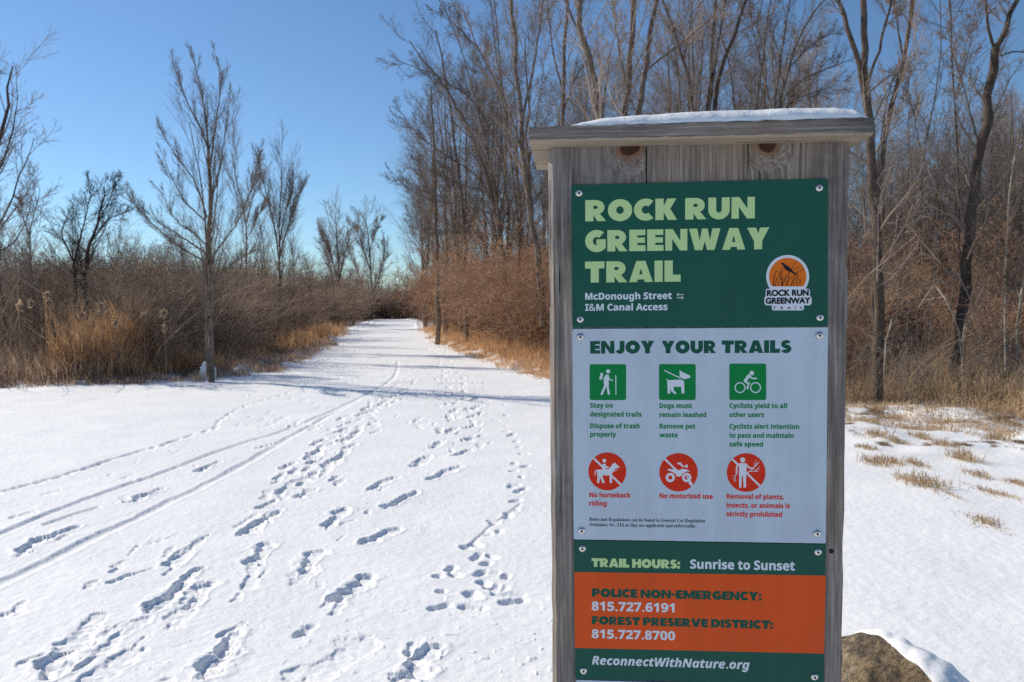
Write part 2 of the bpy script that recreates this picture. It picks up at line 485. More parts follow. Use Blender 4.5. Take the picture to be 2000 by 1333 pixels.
curve_track([(-60, 1075), (0, 1049), (84, 1013), (167, 979), (258, 945), (330, 918), (398, 893), (460, 870), (529, 850), (600, 822), (660, 796), (715, 771), (750, 752), (768, 738), (776, 722), (777, 706)], .038, .020)
curve_track([(-80, 1180), (0, 1144), (90, 1100), (181, 1056), (262, 1018), (344, 977), (390, 955), (434, 929), (485, 902), (534, 873), (600, 834), (650, 806), (700, 780)], .042, .017)
curve_track([(90, 1030), (150, 1008), (190, 996)], .025, .014)
for (pa, w) in [([(-20, 972), (0, 965), (56, 950), (113, 934), (180, 912), (253, 888), (317, 870), (421, 834), (424, 822), (460, 800), (498, 787), (560, 768), (600, 752)], .03)]:
    g = np.array([ground(*p)[:2] for p in pa])
    t = np.linspace(0, len(g) - 1, 46)
    for i, tt in enumerate(t):
        gx = np.interp(tt, range(len(g)), g[:, 0]); gy = np.interp(tt, range(len(g)), g[:, 1])
        dx = .5 * (np.interp(min(tt + .3, len(g) - 1), range(len(g)), g[:, 0]) - gx); dy = .5 * (np.interp(min(tt + .3, len(g) - 1), range(len(g)), g[:, 1]) - gy)
        PRINTS.append((gx + rg.normal() * .02, gy + rg.normal() * .02, gx + dx, gy + dy, w, .016 + .01 * rg.random(), 'track'))


# scuffs and toe drags beside the boot prints, and a second walker weaving up the middle
for q_ in list(PRINTS):
    if q_[6] != 'boot' or q_[1] > 16: continue
    for _ in range(2 if rg.random() < .6 else 1):
        ox, oy = rg.normal() * .07, rg.normal() * .12
        L_ = rg.uniform(.03, .16)
        PRINTS.append((q_[0] + ox, q_[1] + oy, q_[0] + ox + rg.normal() * .03, q_[1] + oy + L_, rg.uniform(.02, .05), rg.uniform(.006, .018), 'boot'))
wk = np.array([ground(*p)[:2] for p in [(585, 975), (600, 930), (640, 885), (672, 850), (705, 818), (740, 790), (775, 765), (800, 740)]])
for k_ in (0, 1):
    for t_ in np.arange(k_ * .5, 7, .22):
        gx = np.interp(t_, range(8), wk[:, 0]); gy = np.interp(t_, range(8), wk[:, 1])
        sx_ = (.16 if k_ else -.16) + rg.normal() * .06
        PRINTS.append((gx + sx_, gy, gx + sx_ + rg.normal() * .04, gy + rg.uniform(.12, .28), rg.uniform(.05, .075), rg.uniform(.02, .042), 'boot'))
for i in range(70):
    z = rg.uniform(7.5, 17); x = np.interp(z, [7, 12, 17], [-.55, -.9, -1.6]) + rg.normal() * .35
    PRINTS.append((x, z, x + rg.normal() * .05, z + rg.uniform(.05, .25), rg.uniform(.03, .06), rg.uniform(.012, .035), 'boot'))


def base_height(x, y):
    d = outside(x, y)
    h = 0.030 * vnoise(x, y, 1.7, 1) + 0.012 * vnoise(x, y, 0.45, 2) + 0.05 * vnoise(x, y, 6.0, 3)
    o = sstep(-0.5, 1.0, d)
    h = h + o * (0.10 * vnoise(x, y, 0.55, 4) + (0.16 - .11 * sstep(1.5, 3.0, x)) * vnoise(x, y, 1.6, 5) + 0.03)
    rn = sstep(2.6, 4.0, x) * sstep(6.3, 8.2, y) * sstep(24, 16, y)
    e = np.exp(-((d - .25) / .45) ** 2) * (1 - .75 * sstep(1.5, 3.0, x))
    h = h + e * (.30 * np.maximum(vnoise(x, y, .33, 8) + .10, 0) + .05 * vnoise(x, y, .12, 9))
    h = h + rn * (0.10 * vnoise(x, y, 0.38, 6) + 0.05 * vnoise(x, y, 0.9, 7))
    return h


def build_ground():
    yy = np.linspace(1.45 * 768 / 2.75, 1.45 * 768 / 34, 500)
    zr = 1.45 * 768 / yy
    z = np.concatenate([[-400, -150, -60, -30, -14, -7, -3, -1, 0, .8, 1.5, 2.0, 2.3, 2.5], zr, [35, 37, 39, 42, 46, 50, 56, 64, 75, 90, 110, 150, 220, 400, 900, 2500]])
    u = np.concatenate([[-60, -25, -12, -6, -3, -1.6, -1.1, -.9, -.8], np.linspace(-.72, .06, 600), np.linspace(.06, .42, 60)[1:], np.linspace(.42, .72, 180)[1:], [.8, .9, 1.1, 1.6, 3, 6, 12, 25, 60]])
    wz = np.where(z > 2, z, 2 + (2 - z) * .8)
    Z, U = np.meshgrid(z, u, indexing='ij')
    X = U * wz[:, None]
    h = base_height(X, Z)
    # fine roughness of the open snow
    h += 0.005 * vnoise(X * .55 + Z * .35, Z, 0.22, 13) + 0.003 * vnoise(X, Z, 0.11, 11) + 0.002 * vnoise(X, Z, 0.05, 12)
    for (x1, y1, x2, y2, w, d, k) in PRINTS:
        m = 2.6 * w + .05
        j0 = np.searchsorted(z, min(y1, y2) - m); j1 = np.searchsorted(z, max(y1, y2) + m)
        if j1 <= j0: continue
        xs = X[j0:j1]; ys = Z[j0:j1]
        i_ok = (xs > min(x1, x2) - m) & (xs < max(x1, x2) + m)
        if not i_ok.any(): continue
        xx = xs[i_ok]; y_ = ys[i_ok]
        xb_, yb_ = xx, y_
        wa = min(w, .09) * (.75 if k == 'boot' else .35)
        xx = xx + wa * vnoise(xb_, yb_, .10, 51) + .45 * wa * vnoise(xb_, yb_, .035, 52)
        y_ = y_ + wa * vnoise(xb_, yb_, .10, 53) + .45 * wa * vnoise(xb_, yb_, .035, 54)
        L2 = (x2 - x1) ** 2 + (y2 - y1) ** 2 + 1e-9
        t = ((xx - x1) * (x2 - x1) + (y_ - y1) * (y2 - y1)) / L2
        tc = np.clip(t, 0, 1)
        jag = 0.42 * vnoise(xx, y_, 0.05, 21) + 0.38 * vnoise(xx, y_, 0.02, 22) + .2 * vnoise(xx, y_, .009, 25)
        dd = np.hypot(xx - x1 - tc * (x2 - x1), y_ - y1 - tc * (y2 - y1))
        if k == 'boot':
            ww = w * 0.52 * (1 - .16 * np.exp(-((tc - .42) / .12) ** 2)) * (1 + .35 * vnoise(np.full_like(xx, x1 * 7), tc * 3 + y1 * 5, 1.0, 24))
            q = dd / ww + jag
            dep = .70 * d * sstep(1.25, 0.75, q) * (1 - .35 * sstep(.0, 1.0, tc))
            tread = 0.0022 * np.sin(t * math.sqrt(L2) / .011) * sstep(1.1, .7, q)
            rim = (0.0045 if d > .03 else .001) * np.exp(-((q - 1.6) / .38) ** 2)
            dep = dep * (0.85 + .5 * vnoise(xx, y_, 0.05, 23) + .3 * vnoise(xx, y_, .02, 26)) + tread
            new = rim - dep
        elif k == 'paw':
            q = dd / w + .6 * jag
            new = .002 * np.exp(-((q - 1.6) / .4) ** 2) - .8 * d * sstep(1.4, .4, q)
        elif k == 'drag':
            q = dd / w + jag
            new = -d * sstep(1.4, .3, q)
        else:
            q = dd / w + .45 * jag
            new = .0012 * np.exp(-((q - 1.6) / .4) ** 2) - .85 * d * sstep(1.35, .4, q)
        sub = h[j0:j1]
        cur = sub[i_ok]
        b0 = base_height(xb_, yb_)
        sub[i_ok] = np.where(new < 0, np.minimum(cur, b0 + new), np.maximum(cur, np.minimum(cur + new, b0 + .012)) )
        h[j0:j1] = sub
    crumbs = np.maximum(vnoise(X, Z, .028, 14) - .36, 0) * np.clip(vnoise(X, Z, 1.1, 15) + .25, 0, 1)
    h += .08 * crumbs * (Z < 9) * (X < .8)
    far = sstep(120, 300, Z)
    h = h * (1 - far)
    V = np.stack([X, Z, h], -1).reshape(-1, 3)
    nz, nu = X.shape
    I = np.arange(nz * nu).reshape(nz, nu)
    Fa = np.stack([I[:-1, :-1], I[:-1, 1:], I[1:, 1:], I[1:, :-1]], -1).reshape(-1, 4)
    me = mesh_np('snow_ground', V, Fa)
    d = outside(X, Z).ravel()
    x_, y_ = X.ravel(), Z.ravel()
    lit = sstep(-0.35, 1.2, d) * 0.62 + .25 * vnoise(x_, y_, 1.2, 31) * sstep(-.6, .5, d)
    rn = sstep(2.6, 4.0, x_) * sstep(6.3, 8.2, y_) * sstep(40, 25, y_)
    lit = np.maximum(lit, rn * (.34 + .65 * vnoise(x_, y_, .55, 32) + .45 * vnoise(x_, y_, .16, 33)))
    lit = lit + .25 * sstep(1.5, 5, d)
    lit = np.maximum(lit, .8 * sstep(100, 108, y_))
    a = me.attributes.new('litter', 'FLOAT', 'POINT')
    a.data.foreach_set('value', lit.astype(np.float32))
    o = link('snow_ground', me, None, M['ground'])
    tag(o, 'snow covered trail and verge with boot prints and tyre tracks', kind='structure')


build_ground()


def gz(x, y):
    return float(base_height(np.array([float(x)]), np.array([float(y)]))[0])


# ------------------------------------------------------------------ plants: vectorised branching
def tube_arrays(P, R, sides):
    """P (N,n,3) polylines, R (N,n) radii -> verts, quads"""
    Nn, n, _ = P.shape
    T = np.gradient(P, axis=1)
    T /= np.linalg.norm(T, axis=2, keepdims=True) + 1e-9
    ref = np.where(np.abs(T[:, :1, 2:3]) > .8, np.array([[[1., 0, 0]]]), np.array([[[0, 0, 1.]]]))
    A = np.cross(T, np.broadcast_to(ref, T.shape)); A /= np.linalg.norm(A, axis=2, keepdims=True) + 1e-9
    B = np.cross(T, A)
    ang = np.arange(sides) * 2 * math.pi / sides
    V = P[:, :, None, :] + R[:, :, None, None] * (np.cos(ang)[None, None, :, None] * A[:, :, None, :] + np.sin(ang)[None, None, :, None] * B[:, :, None, :])
    I = np.arange(Nn * n * sides).reshape(Nn, n, sides)
    J = np.roll(I, -1, axis=2)
    Q = np.stack([I[:, :-1], J[:, :-1], J[:, 1:], I[:, 1:]], -1).reshape(-1, 4)
    return V.reshape(-1, 3), Q


def tubes_mesh(name, groups, extra=None):
    Vs, Fs, off = [], [], 0
    for (P, R, s) in groups:
        V, Q = tube_arrays(P, R, s)
        Vs.append(V); Fs.append(Q + off); off += len(V)
    mi = None
    if extra is not None:
        Vx, Fx = extra
        nf = sum(len(f) for f in Fs)
        Vs.append(Vx); Fs.append(Fx + off)
        mi = np.concatenate([np.zeros(nf), np.ones(len(Fx))])
    return mesh_np(name, np.concatenate(Vs), Fs, True, mi)


def sprout(g, P, R, K, t0, t1, ang, lens, rr, n, wander, up, rmin, keep=1.0, angsd=.2, power=1.0, out=0.0):
    """children of polylines. lens: (lo, hi) as share of parent length"""
    Nn, m, _ = P.shape
    plen = np.linalg.norm(np.diff(P, axis=1), axis=2).sum(1)
    t = t0 + (t1 - t0) * ((np.arange(K)[None, :] + g.random((Nn, K))) / K) ** power
    pid = np.repeat(np.arange(Nn), K); t = t.ravel()
    if keep < 1:
        k = g.random(len(t)) < keep
        pid = pid[k]; t = t[k]
    f = t * (m - 1); i0 = np.clip(np.floor(f).astype(int), 0, m - 2); w = (f - i0)[:, None]
    p = P[pid, i0] * (1 - w) + P[pid, i0 + 1] * w
    r0 = R[pid, i0] * (1 - w[:, 0]) + R[pid, i0 + 1] * w[:, 0]
    T = P[pid, i0 + 1] - P[pid, i0]; T /= np.linalg.norm(T, axis=1, keepdims=True) + 1e-9
    rv = g.normal(size=T.shape); rv -= (rv * T).sum(1, keepdims=True) * T; rv /= np.linalg.norm(rv, axis=1, keepdims=True) + 1e-9
    a = (ang + angsd * g.normal(size=len(t)))[:, None]
    D = np.cos(a) * T + np.sin(a) * rv
    L = plen[pid] * (lens[0] + (lens[1] - lens[0]) * g.random(len(t))) * (1.12 - .62 * t)
    step = (L / (n - 1))[:, None]
    pts = [p]
    for s in range(n - 1):
        D = D + wander * g.normal(size=D.shape) + np.array([0, 0, up])
        D /= np.linalg.norm(D, axis=1, keepdims=True)
        pts.append(pts[-1] + D * step)
    Pn = np.stack(pts, 1)
    rs = np.maximum(r0 * rr, rmin)
    Rn = np.maximum(rs[:, None] * (1 - .8 * np.linspace(0, 1, n))[None, :], rmin * .7)
    return Pn, Rn


def leaves(g, P, per, size):
    """small dried leaves scattered along twigs: one quad each"""
    Nn, n, _ = P.shape
    pid = np.repeat(np.arange(Nn), per)
    i = g.integers(1, n, len(pid))
    c = P[pid, i] + g.normal(size=(len(pid), 3)) * size * .8
    a = g.normal(size=c.shape); a /= np.linalg.norm(a, axis=1, keepdims=True)
    b = g.normal(size=c.shape); b -= (a * b).sum(1, keepdims=True) * a; b /= np.linalg.norm(b, axis=1, keepdims=True)
    s = size * (.5 + g.random(len(c)))[:, None]
    V = np.stack([c - a * s, c + b * s * .45, c + a * s, c - b * s * .45], 1).reshape(-1, 3)
    return V, np.arange(len(V)).reshape(-1, 4)


def path(pts, n=14, jit=0.0, g=None):
    """smooth resample of a list of 3D points"""
    pts = np.array(pts, float)
    d = np.r_[0, np.cumsum(np.linalg.norm(np.diff(pts, axis=0), axis=1))]
    t = np.linspace(0, d[-1], n)
    P = np.stack([np.interp(t, d, pts[:, k]) for k in range(3)], 1)
    for _ in range(2):
        P[1:-1] = .25 * P[:-2] + .5 * P[1:-1] + .25 * P[2:]
    if jit and g is not None:
        P[1:-1] += g.normal(size=P[1:-1].shape) * jit
    return P[None]


def taper(r0, r1, n=14, flare=0.0):
    s = np.linspace(0, 1, n)
    r = r0 + (r1 - r0) * s
    r = r + flare * np.exp(-s * 14)
    return r[None]


def stems_cat(stems):
    return np.concatenate([s[0] for s in stems]), np.concatenate([s[1] for s in stems])


def gen_tree(seed, h, r, style):
    """returns trunk groups, crown groups for a free-standing tree at the origin"""
    g = np.random.default_rng(seed)
    if style == 'tall':           # forest tree: forked low, long rising limbs
        nst = g.integers(1, 4)
        st = []
        for i in range(nst):
            a = g.random() * 6.28; l = (0.02 + .10 * g.random()) * h if nst > 1 else .03 * h
            st.append((path([(0, 0, -.1), (math.cos(a) * l * .15, math.sin(a) * l * .15, .25 * h), (math.cos(a) * l * .7, math.sin(a) * l * .7, .6 * h), (math.cos(a) * l * 1.2, math.sin(a) * l * 1.2, h * (.9 + .1 * g.random()))], 14,   .004 * h, g), taper(r * (1 if i == 0 else .8), r * .15, 14, r * .25)))
        P0, R0 = stems_cat(st)
        P1, R1 = sprout(g, P0, R0, 14, .24, .97, .74, (.26, .48), .36, 8, .08, .07, .008, .95, .2)
        P2, R2 = sprout(g, P1, R1, 10, .12, .98, .58, (.28, .55), .45, 6, .09, .09, .005, .95)
        P3, R3 = sprout(g, P2, R2, 7, .10, 1.0, .6, (.35, .7), .55, 4, .11, .07, .0036, .95)
        P4, R4 = sprout(g, P3, R3, 4, .12, 1.0, .6, (.5, .95), .6, 3, .13, .05, .0028, .8)
        return [(P0, R0, 7)], [(P1, R1, 5), (P2, R2, 4), (P3, R3, 3), (P4, R4, 3)]
    if style == 'upright':        # slim sapling, steep limbs
        P0 = path([(0, 0, -.1), (.01 * h, 0, .4 * h), (-.015 * h, .01 * h, .75 * h), (0.01 * h, 0, h)], 14, .006 * h, g)
        R0 = taper(r, r * .12, 14, r * .3)
        P1, R1 = sprout(g, P0, R0, 26, .2, .97, .45, (.22, .46), .38, 8, .05, .11, .005, .95, .15)
        P2, R2 = sprout(g, P1, R1, 11, .10, .98, .45, (.28, .5), .5, 6, .07, .12, .0036, .95)
        P3, R3 = sprout(g, P2, R2, 7, .1, 1.0, .5, (.4, .8), .6, 4, .1, .08, .0028, .9)
        return [(P0, R0, 7)], [(P1, R1, 4), (P2, R2, 3), (P3, R3, 3)]
    if style == 'round':          # crooked spreading small tree
        st = []
        for i in range(int(g.integers(2, 4))):
            a = g.random() * 6.28; l = (.10 + .12 * g.random()) * h
            st.append((path([(0, 0, -.1), (math.cos(a) * l * .5, math.sin(a) * l * .5, .3 * h), (math.cos(a) * l * 1.3, math.sin(a) * l * 1.3, .55 * h), (math.cos(a) * l * 1.2, math.sin(a) * l * 1.2, .9 * h)], 12, .018 * h, g), taper(r, r * .15, 12, r * .3)))
        P0, R0 = stems_cat(st)
        P1, R1 = sprout(g, P0, R0, 11, .25, .97, .8, (.3, .55), .5, 8, .13, .08, .009, .95)
        P2, R2 = sprout(g, P1, R1, 9, .12, .98, .7, (.3, .6), .45, 6, .15, .06, .0042, .95)
        P3, R3 = sprout(g, P2, R2, 6, .12, 1.0, .7, (.35, .7), .6, 5, .15, .05, .0034, .8)
        return [(P0, R0, 6)], [(P1, R1, 4), (P2, R2, 3), (P3, R3, 3)]
    # shrub
    K = 16
    a = g.random(K) * 6.28; l = g.random(K) * .45 * h
    st = []
    for i in range(K):
        c, s = math.cos(a[i]), math.sin(a[i]); hh = h * (.65 + .4 * g.random())
        st.append((path([(c * .12, s * .12, -.08), (c * l[i] * .5, s * l[i] * .5, .45 * hh), (c * l[i] * 1.3, s * l[i] * 1.3, .85 * hh), (c * l[i] * 2.0, s * l[i] * 2.0, hh * .95)], 10, .02 * h, g), taper(r, r * .25, 10)))
    P0, R0 = stems_cat(st)
    P1, R1 = sprout(g, P0, R0, 9, .12, .98, .75, (.3, .55), .55, 7, .14, .03, .006, .95)
    P2, R2 = sprout(g, P1, R1, 6, .1, 1.0, .75, (.35, .65), .6, 4, .16, .02, .0042, .95)
    P3, R3 = sprout(g, P2, R2, 4, .1, 1.0, .75, (.5, .95), .7, 3, .2, .0, .0034, .75)
    return [(P0, R0, 4)], [(P1, R1, 3), (P2, R2, 3), (P3, R3, 3)], P3, g


def copy_tree(o, name=None, loc=None, rz=None, scale=None, label=None, group=None):
    r = o.copy(); COL.objects.link(r)
    if loc is not None: r.location = loc
    if rz is not None: r.rotation_euler = (r.rotation_euler[0], r.rotation_euler[1], rz)
    if scale is not None: r.scale = scale
    if label: r['label'] = label
    if group: r['group'] = group
    elif 'group' in r.keys() and not group and label: del r['group']
    for ch in list(o.children):
        c = ch.copy(); COL.objects.link(c); c.parent = r
    return r


PROTO = {}


def proto_tree(key, seed, h, r, style, mb, mt):
    t, c = gen_tree(seed, h, r, style)
    PROTO[key] = (tubes_mesh('trunk', t), tubes_mesh('crown', c), mb, mt, h)
    PROTO[key][0].materials.append(mb); PROTO[key][1].materials.append(mt)


def put_tree(key, name, x, y, h, rz, label, group=None, cat='tree', widen=1.0):
    tm, cm, mb, mt, h0 = PROTO[key]
    s = h / h0
    o = thing(name, label, cat, (x, y, gz(x, y) - .03), rz, group, (s * widen, s * widen, s))
    link('trunk', tm, o); link('crown', cm, o)
    return o


for i in range(3): proto_tree('tall%d' % i, 100 + i, 12.0, .13, 'tall', M['bark'], M['twig'])
for i in range(3): proto_tree('upright%d' % i, 200 + i, 6.5, .06, 'upright', M['bark_dark'], M['twig'])
for i in range(3): proto_tree('round%d' % i, 300 + i, 5.5, .06, 'round', M['bark_dark'], M['twig'])


def proto_shrub(key, seed, h, mt, ml, per, size):
    t, c, P3, g = gen_tree(seed, h, .014, 'shrub')
    stem = tubes_mesh('stems', t)
    crown = tubes_mesh('crown', c, leaves(g, P3, per, size))
    stem.materials.append(mt); crown.materials.append(mt); crown.materials.append(ml)
    PROTO[key] = (stem, crown, None, None, h)


for i in range(3): proto_shrub('rust%d' % i, 400 + i, 2.6, M['twig_rust'], M['leaf_rust'], 1, .022)
for i in range(3): proto_shrub('brown%d' % i, 410 + i, 2.6, M['twig_brown'], M['leaf_brown'], 1, .007)


def put_shrub(key, x, y, h, rz, label, group, widen=1.0):
    sm, cm, _, _, h0 = PROTO[key]
    s = h / h0
    o = thing('shrub', label, 'shrub', (x, y, gz(x, y) - .03), rz, group, (s * widen, s * widen, s))
    link('stems', sm, o); link('crown', cm, o)
    return o

# ------------------------------------------------------------------ traced trees (stems followed from the photograph, at their own distances)
def traced(name, label, stems, Y, mb, mt, seed, side, group=None, cat='tree', base=None):
    """stems: list of ([(px,py,(dY))...], w0, w1) widths in photo pixels"""
    g = np.random.default_rng(seed)
    S = []
    for (pp, w0, w1) in stems:
        pts = []
        for k, p in enumerate(pp):
            yy = Y + (p[2] if len(p) > 2 else .25 * math.sin(k * 1.7 + seed))
            pts.append(at(p[0], p[1], yy))
        kk = .60 if w0 <= 11 else .86
        r0, r1 = kk * w0 / 2 * Y / F, kk * w1 / 2 * Y / F
        S.append((path(pts, 16, r0 * .25, g), taper(r0, r1, 16)))
    bx, by = S[0][0][0, 0, 0], S[0][0][0, 0, 1]
    o = thing(name, label, cat, (bx, by, 0), 0, group)
    off = np.array([bx, by, 0])
    P0 = np.concatenate([s[0] for s in S]) - off
    R0 = np.concatenate([s[1] for s in S])
    link('trunk', tubes_mesh('trunk', [(P0, R0, 7)]), o, mb)
    gr = []
    P, R = P0, R0
    for (K, t0, t1, ang, lens, rr, n, wander, up, rmin, keep) in side:
        P, R = sprout(g, P, R, K, t0, t1, ang, lens, rr, n, wander, up, rmin, keep)
        gr.append((P, R, 5 if len(gr) == 0 else 3))
    link('crown', tubes_mesh('crown', gr), o, mt)
    return o


UP = [(20, .2, 1.0, .38, (.22, .44), .34, 7, .05, .12, .005, .95), (10, .1, 1, .40, (.32, .6), .5, 5, .06, .11, .0034, .95), (6, .1, 1, .48, (.4, .85), .6, 3, .1, .07, .0032, .85)]
WILD = [(14, .2, 1.0, .58, (.22, .46), .40, 8, .09, .08, .006, .95), (9, .1, 1, .62, (.3, .55), .45, 4, .12, .07, .0042, .95), (5, .1, 1, .6, (.4, .85), .6, 3, .16, .05, .0036, .9)]
BIG = [(14, .32, 1.0, .74, (.16, .34), .28, 8, .10, .07, .009, .95), (9, .1, 1, .6, (.28, .55), .45, 5, .10, .08, .0048, .95), (6, .1, 1, .6, (.4, .85), .55, 3, .14, .06, .0038, .85)]
HAIR = [(15, .2, 1.0, .6, (.16, .34), .28, 8, .09, .10, .008, .95), (10, .1, 1, .6, (.28, .55), .45, 5, .10, .08, .0046, .95), (7, .1, 1, .6, (.4, .75), .55, 3, .14, .06, .0038, .95), (1, .3, 1, .6, (.7, 1.0), .6, 3, .16, .04, .0038, .6)]

# --- left of the trail
traced('sapling', 'tall slim double-stemmed bare tree with snow at its foot left of the trail',
       [([(413, 762), (412, 690), (411, 620), (413, 545), (412, 470), (410, 400), (409, 330), (407, 290)], 15, 7),
        ([(405, 735), (403, 640), (404, 540), (404, 470), (396, 380), (388, 320), (374, 280), (370, 240)], 9, 2.5),
        ([(407, 292), (392, 250), (370, 210), (350, 165), (338, 118)], 8, 1.5),
        ([(407, 292), (403, 240), (396, 190), (386, 150), (377, 105)], 7, 1.5),
        ([(410, 330), (420, 250), (429, 190), (431, 150), (422, 110)], 7, 1.5),
        ([(411, 400), (430, 330), (441, 250), (446, 210), (450, 180)], 6, 1.2),
        ([(404, 425), (380, 350), (340, 300), (318, 262), (308, 245)], 6, 1),
        ([(400, 430), (365, 400), (335, 350), (318, 300)], 5, 1),
        ([(410, 500), (365, 470), (320, 440), (285, 415), (255, 390)], 7, 1.2),
        ([(408, 515), (370, 495), (320, 460), (290, 430), (262, 405), (248, 375)], 7, 1.2),
        ([(404, 480), (380, 455), (345, 435), (330, 410), (318, 370)], 5, 1),
        ([(412, 505), (440, 470), (465, 435), (480, 400), (500, 350), (505, 310)], 6, 1.2),
        ([(413, 550), (440, 525), (470, 505), (500, 490)], 5, 1.2)],
       15.6, M['bark'], M['bark'], 11, [(15, .12, 1.0, .36, (.16, .40), .40, 7, .05, .12, .0032, .95), (10, .08, 1, .40, (.32, .6), .5, 5, .06, .10, .0024, .95), (5, .1, 1, .42, (.4, .85), .7, 3, .08, .06, .0021, .8)])
traced('tree', 'dark crooked twin-trunked tree left of the slim tall tree',
       [([(170, 640), (166, 560), (166, 510), (176, 475), (190, 440), (200, 400), (203, 365)], 12, 2.5),
        ([(150, 640), (146, 560), (146, 510), (130, 480), (116, 455), (124, 430), (150, 415)], 9, 2),
        ([(146, 510), (152, 480), (164, 440), (172, 400), (180, 360)], 7, 2),
        ([(176, 475), (200, 440), (225, 420), (245, 415)], 5, 1.5),
        ([(190, 440), (210, 400), (222, 370), (224, 345)], 5, 1.5)],
       19.5, M['bark_dark'], M['bark_dark'], 12, WILD)
traced('tree', 'thin bare tree close behind the slim tall tree on its right',
       [([(480, 680), (481, 600), (481, 540), (481, 435), (470, 380), (456, 330), (450, 290)], 8, 1.5),
        ([(481, 435), (492, 390), (506, 340), (508, 300)], 5, 1.2), ([(481, 470), (500, 430), (520, 395)], 3.5, 1)],
       22, M['bark'], M['twig'], 13, UP)
traced('tree', 'bushy-topped bare tree with a dark trunk midway along the left thicket',
       [([(546, 690), (546, 600), (547, 520), (545, 440), (549, 380), (550, 320)], 11, 2),
        ([(546, 520), (536, 440), (522, 380), (512, 350)], 6, 1.2), ([(547, 500), (560, 450), (578, 400), (590, 360)], 6, 1.2),
        ([(547, 470), (556, 420), (570, 380), (572, 345)], 5, 1.2)],
       26, M['bark_dark'], M['twig'], 14, UP)
traced('tree', 'large bare tree cut off by the left edge of the picture',
       [([(-70, 720), (-66, 600), (-50, 480), (-30, 380), (-10, 300), (10, 220), (25, 130)], 26, 3),
        ([(-60, 560), (-20, 470), (0, 440), (20, 400), (38, 340), (60, 300), (66, 270)], 10, 2),
        ([(-50, 500), (10, 490), (40, 460), (55, 420), (64, 380)], 7, 1.5),
        ([(-30, 380), (0, 330), (22, 270), (36, 200), (32, 160)], 8, 2),
        ([(-50, 480), (-60, 380), (-50, 260), (-40, 150), (-20, 60)], 14, 3)],
       20.5, M['bark_dark'], M['twig'], 15, [(9, .2, 1.0, .55, (.2, .4), .36, 7, .09, .08, .008, .95), (7, .1, 1, .6, (.3, .55), .45, 4, .12, .07, .005, .95), (5, .1, 1, .6, (.4, .85), .6, 3, .16, .05, .004, .9)])
traced('tree', 'small bare tree between the left edge tree and the crooked twin tree',
       [([(64, 700), (66, 600), (60, 500), (55, 455), (66, 420), (75, 390), (78, 370)], 8, 1.5), ([(55, 455), (44, 420), (38, 390)], 4, 1)],
       17.5, M['bark'], M['twig'], 16, WILD)
traced('tree', 'far bare tree with fine dense crown, left one of the pair beside the vanishing trail',
       [([(661, 660), (661, 600), (661, 540), (659, 470), (655, 420)], 10, 2), ([(661, 560), (650, 510), (640, 470), (628, 445)], 5, 1.5), ([(662, 550), (672, 500), (684, 460), (690, 440)], 5, 1.5), ([(655, 600), (648, 530), (634, 490), (626, 465)], 4, 1.2)],
       55, M['bark_dark'], M['twig'], 17, [(22, .2, 1.0, .45, (.25, .5), .42, 6, .07, .08, .012, .95), (10, .1, 1, .5, (.3, .6), .55, 4, .1, .07, .008, .95), (6, .1, 1, .5, (.4, .85), .6, 3, .14, .05, .006, .9)])
traced('tree', 'far open-crowned bare tree, right one of the pair beside the vanishing trail',
       [([(727, 660), (727, 600), (725, 540), (721, 480), (716, 440), (714, 415)], 9, 2), ([(727, 575), (740, 545), (750, 510), (752, 470)], 6, 1.5), ([(725, 530), (706, 480), (696, 445)], 5, 1.5),
        ([(716, 600), (706, 550), (690, 510), (678, 485)], 6, 1.5), ([(722, 490), (734, 450), (745, 430)], 4, 1.2)],
       92, M['bark_dark'], M['twig'], 18, [(18, .2, 1.0, .55, (.25, .48), .42, 6, .08, .06, .018, .95), (10, .1, 1, .5, (.3, .6), .5, 4, .1, .08, .014, .95), (6, .1, 1, .55, (.4, .8), .6, 3, .14, .05, .011, .9)])

# --- right of the trail, left of the sign
traced('tree', 'tall trunk rising from the verge grass, nearest the trail on the right',
       [([(854, 690), (855, 620), (855, 540), (853, 470), (850, 400), (848, 330), (845, 250), (842, 170)], 13, 3)],
       30, M['bark'], M['twig'], 21, HAIR)
traced('tree', 'trunk leaning a little left right of the tall verge trunk',
       [([(916, 690), (910, 600), (906, 540), (908, 470), (907, 400), (896, 330), (880, 240), (868, 120), (850, 60)], 12, 3), ([(907, 470), (930, 400), (950, 300), (962, 200)], 7, 2)],
       29, M['bark'], M['twig'], 22, BIG)
traced('tree', 'many-limbed tall tree arching out over the trail from the right',
       [([(1000, 640), (980, 500), (975, 440), (966, 400), (940, 300), (890, 200), (840, 130), (800, 80)], 14, 2.5), ([(975, 440), (960, 330), (930, 200), (900, 90), (870, 20)], 9, 2),
        ([(975, 440), (990, 330), (985, 200), (965, 80), (950, -60)], 9, 2), ([(966, 400), (930, 340), (880, 310), (820, 270), (780, 215)], 7, 2), ([(960, 380), (900, 360), (850, 340), (810, 320)], 6, 2), ([(970, 420), (900, 400), (840, 392), (795, 370), (764, 335)], 6, 1.5), ([(980, 300), (930, 200), (860, 150), (805, 130), (778, 118)], 6, 1.5), ([(985, 200), (940, 100), (890, 50), (850, 20)], 6, 1.5), ([(975, 460), (900, 450), (840, 450), (800, 430)], 5, 1.5)],
       25, M['bark'], M['twig'], 23, HAIR)
traced('tree', 'dark-trunked tree rising just left of the sign cap',
       [([(1060, 640), (1050, 470), (1028, 400), (1022, 300), (1018, 230), (1008, 120), (998, 0), (990, -140)], 17, 5), ([(1020, 300), (990, 200), (940, 110), (905, 20)], 8, 2.5), ([(1018, 240), (1045, 120), (1060, 0), (1080, -120)], 9, 3)],
       20, M['bark'], M['twig'], 24, BIG)
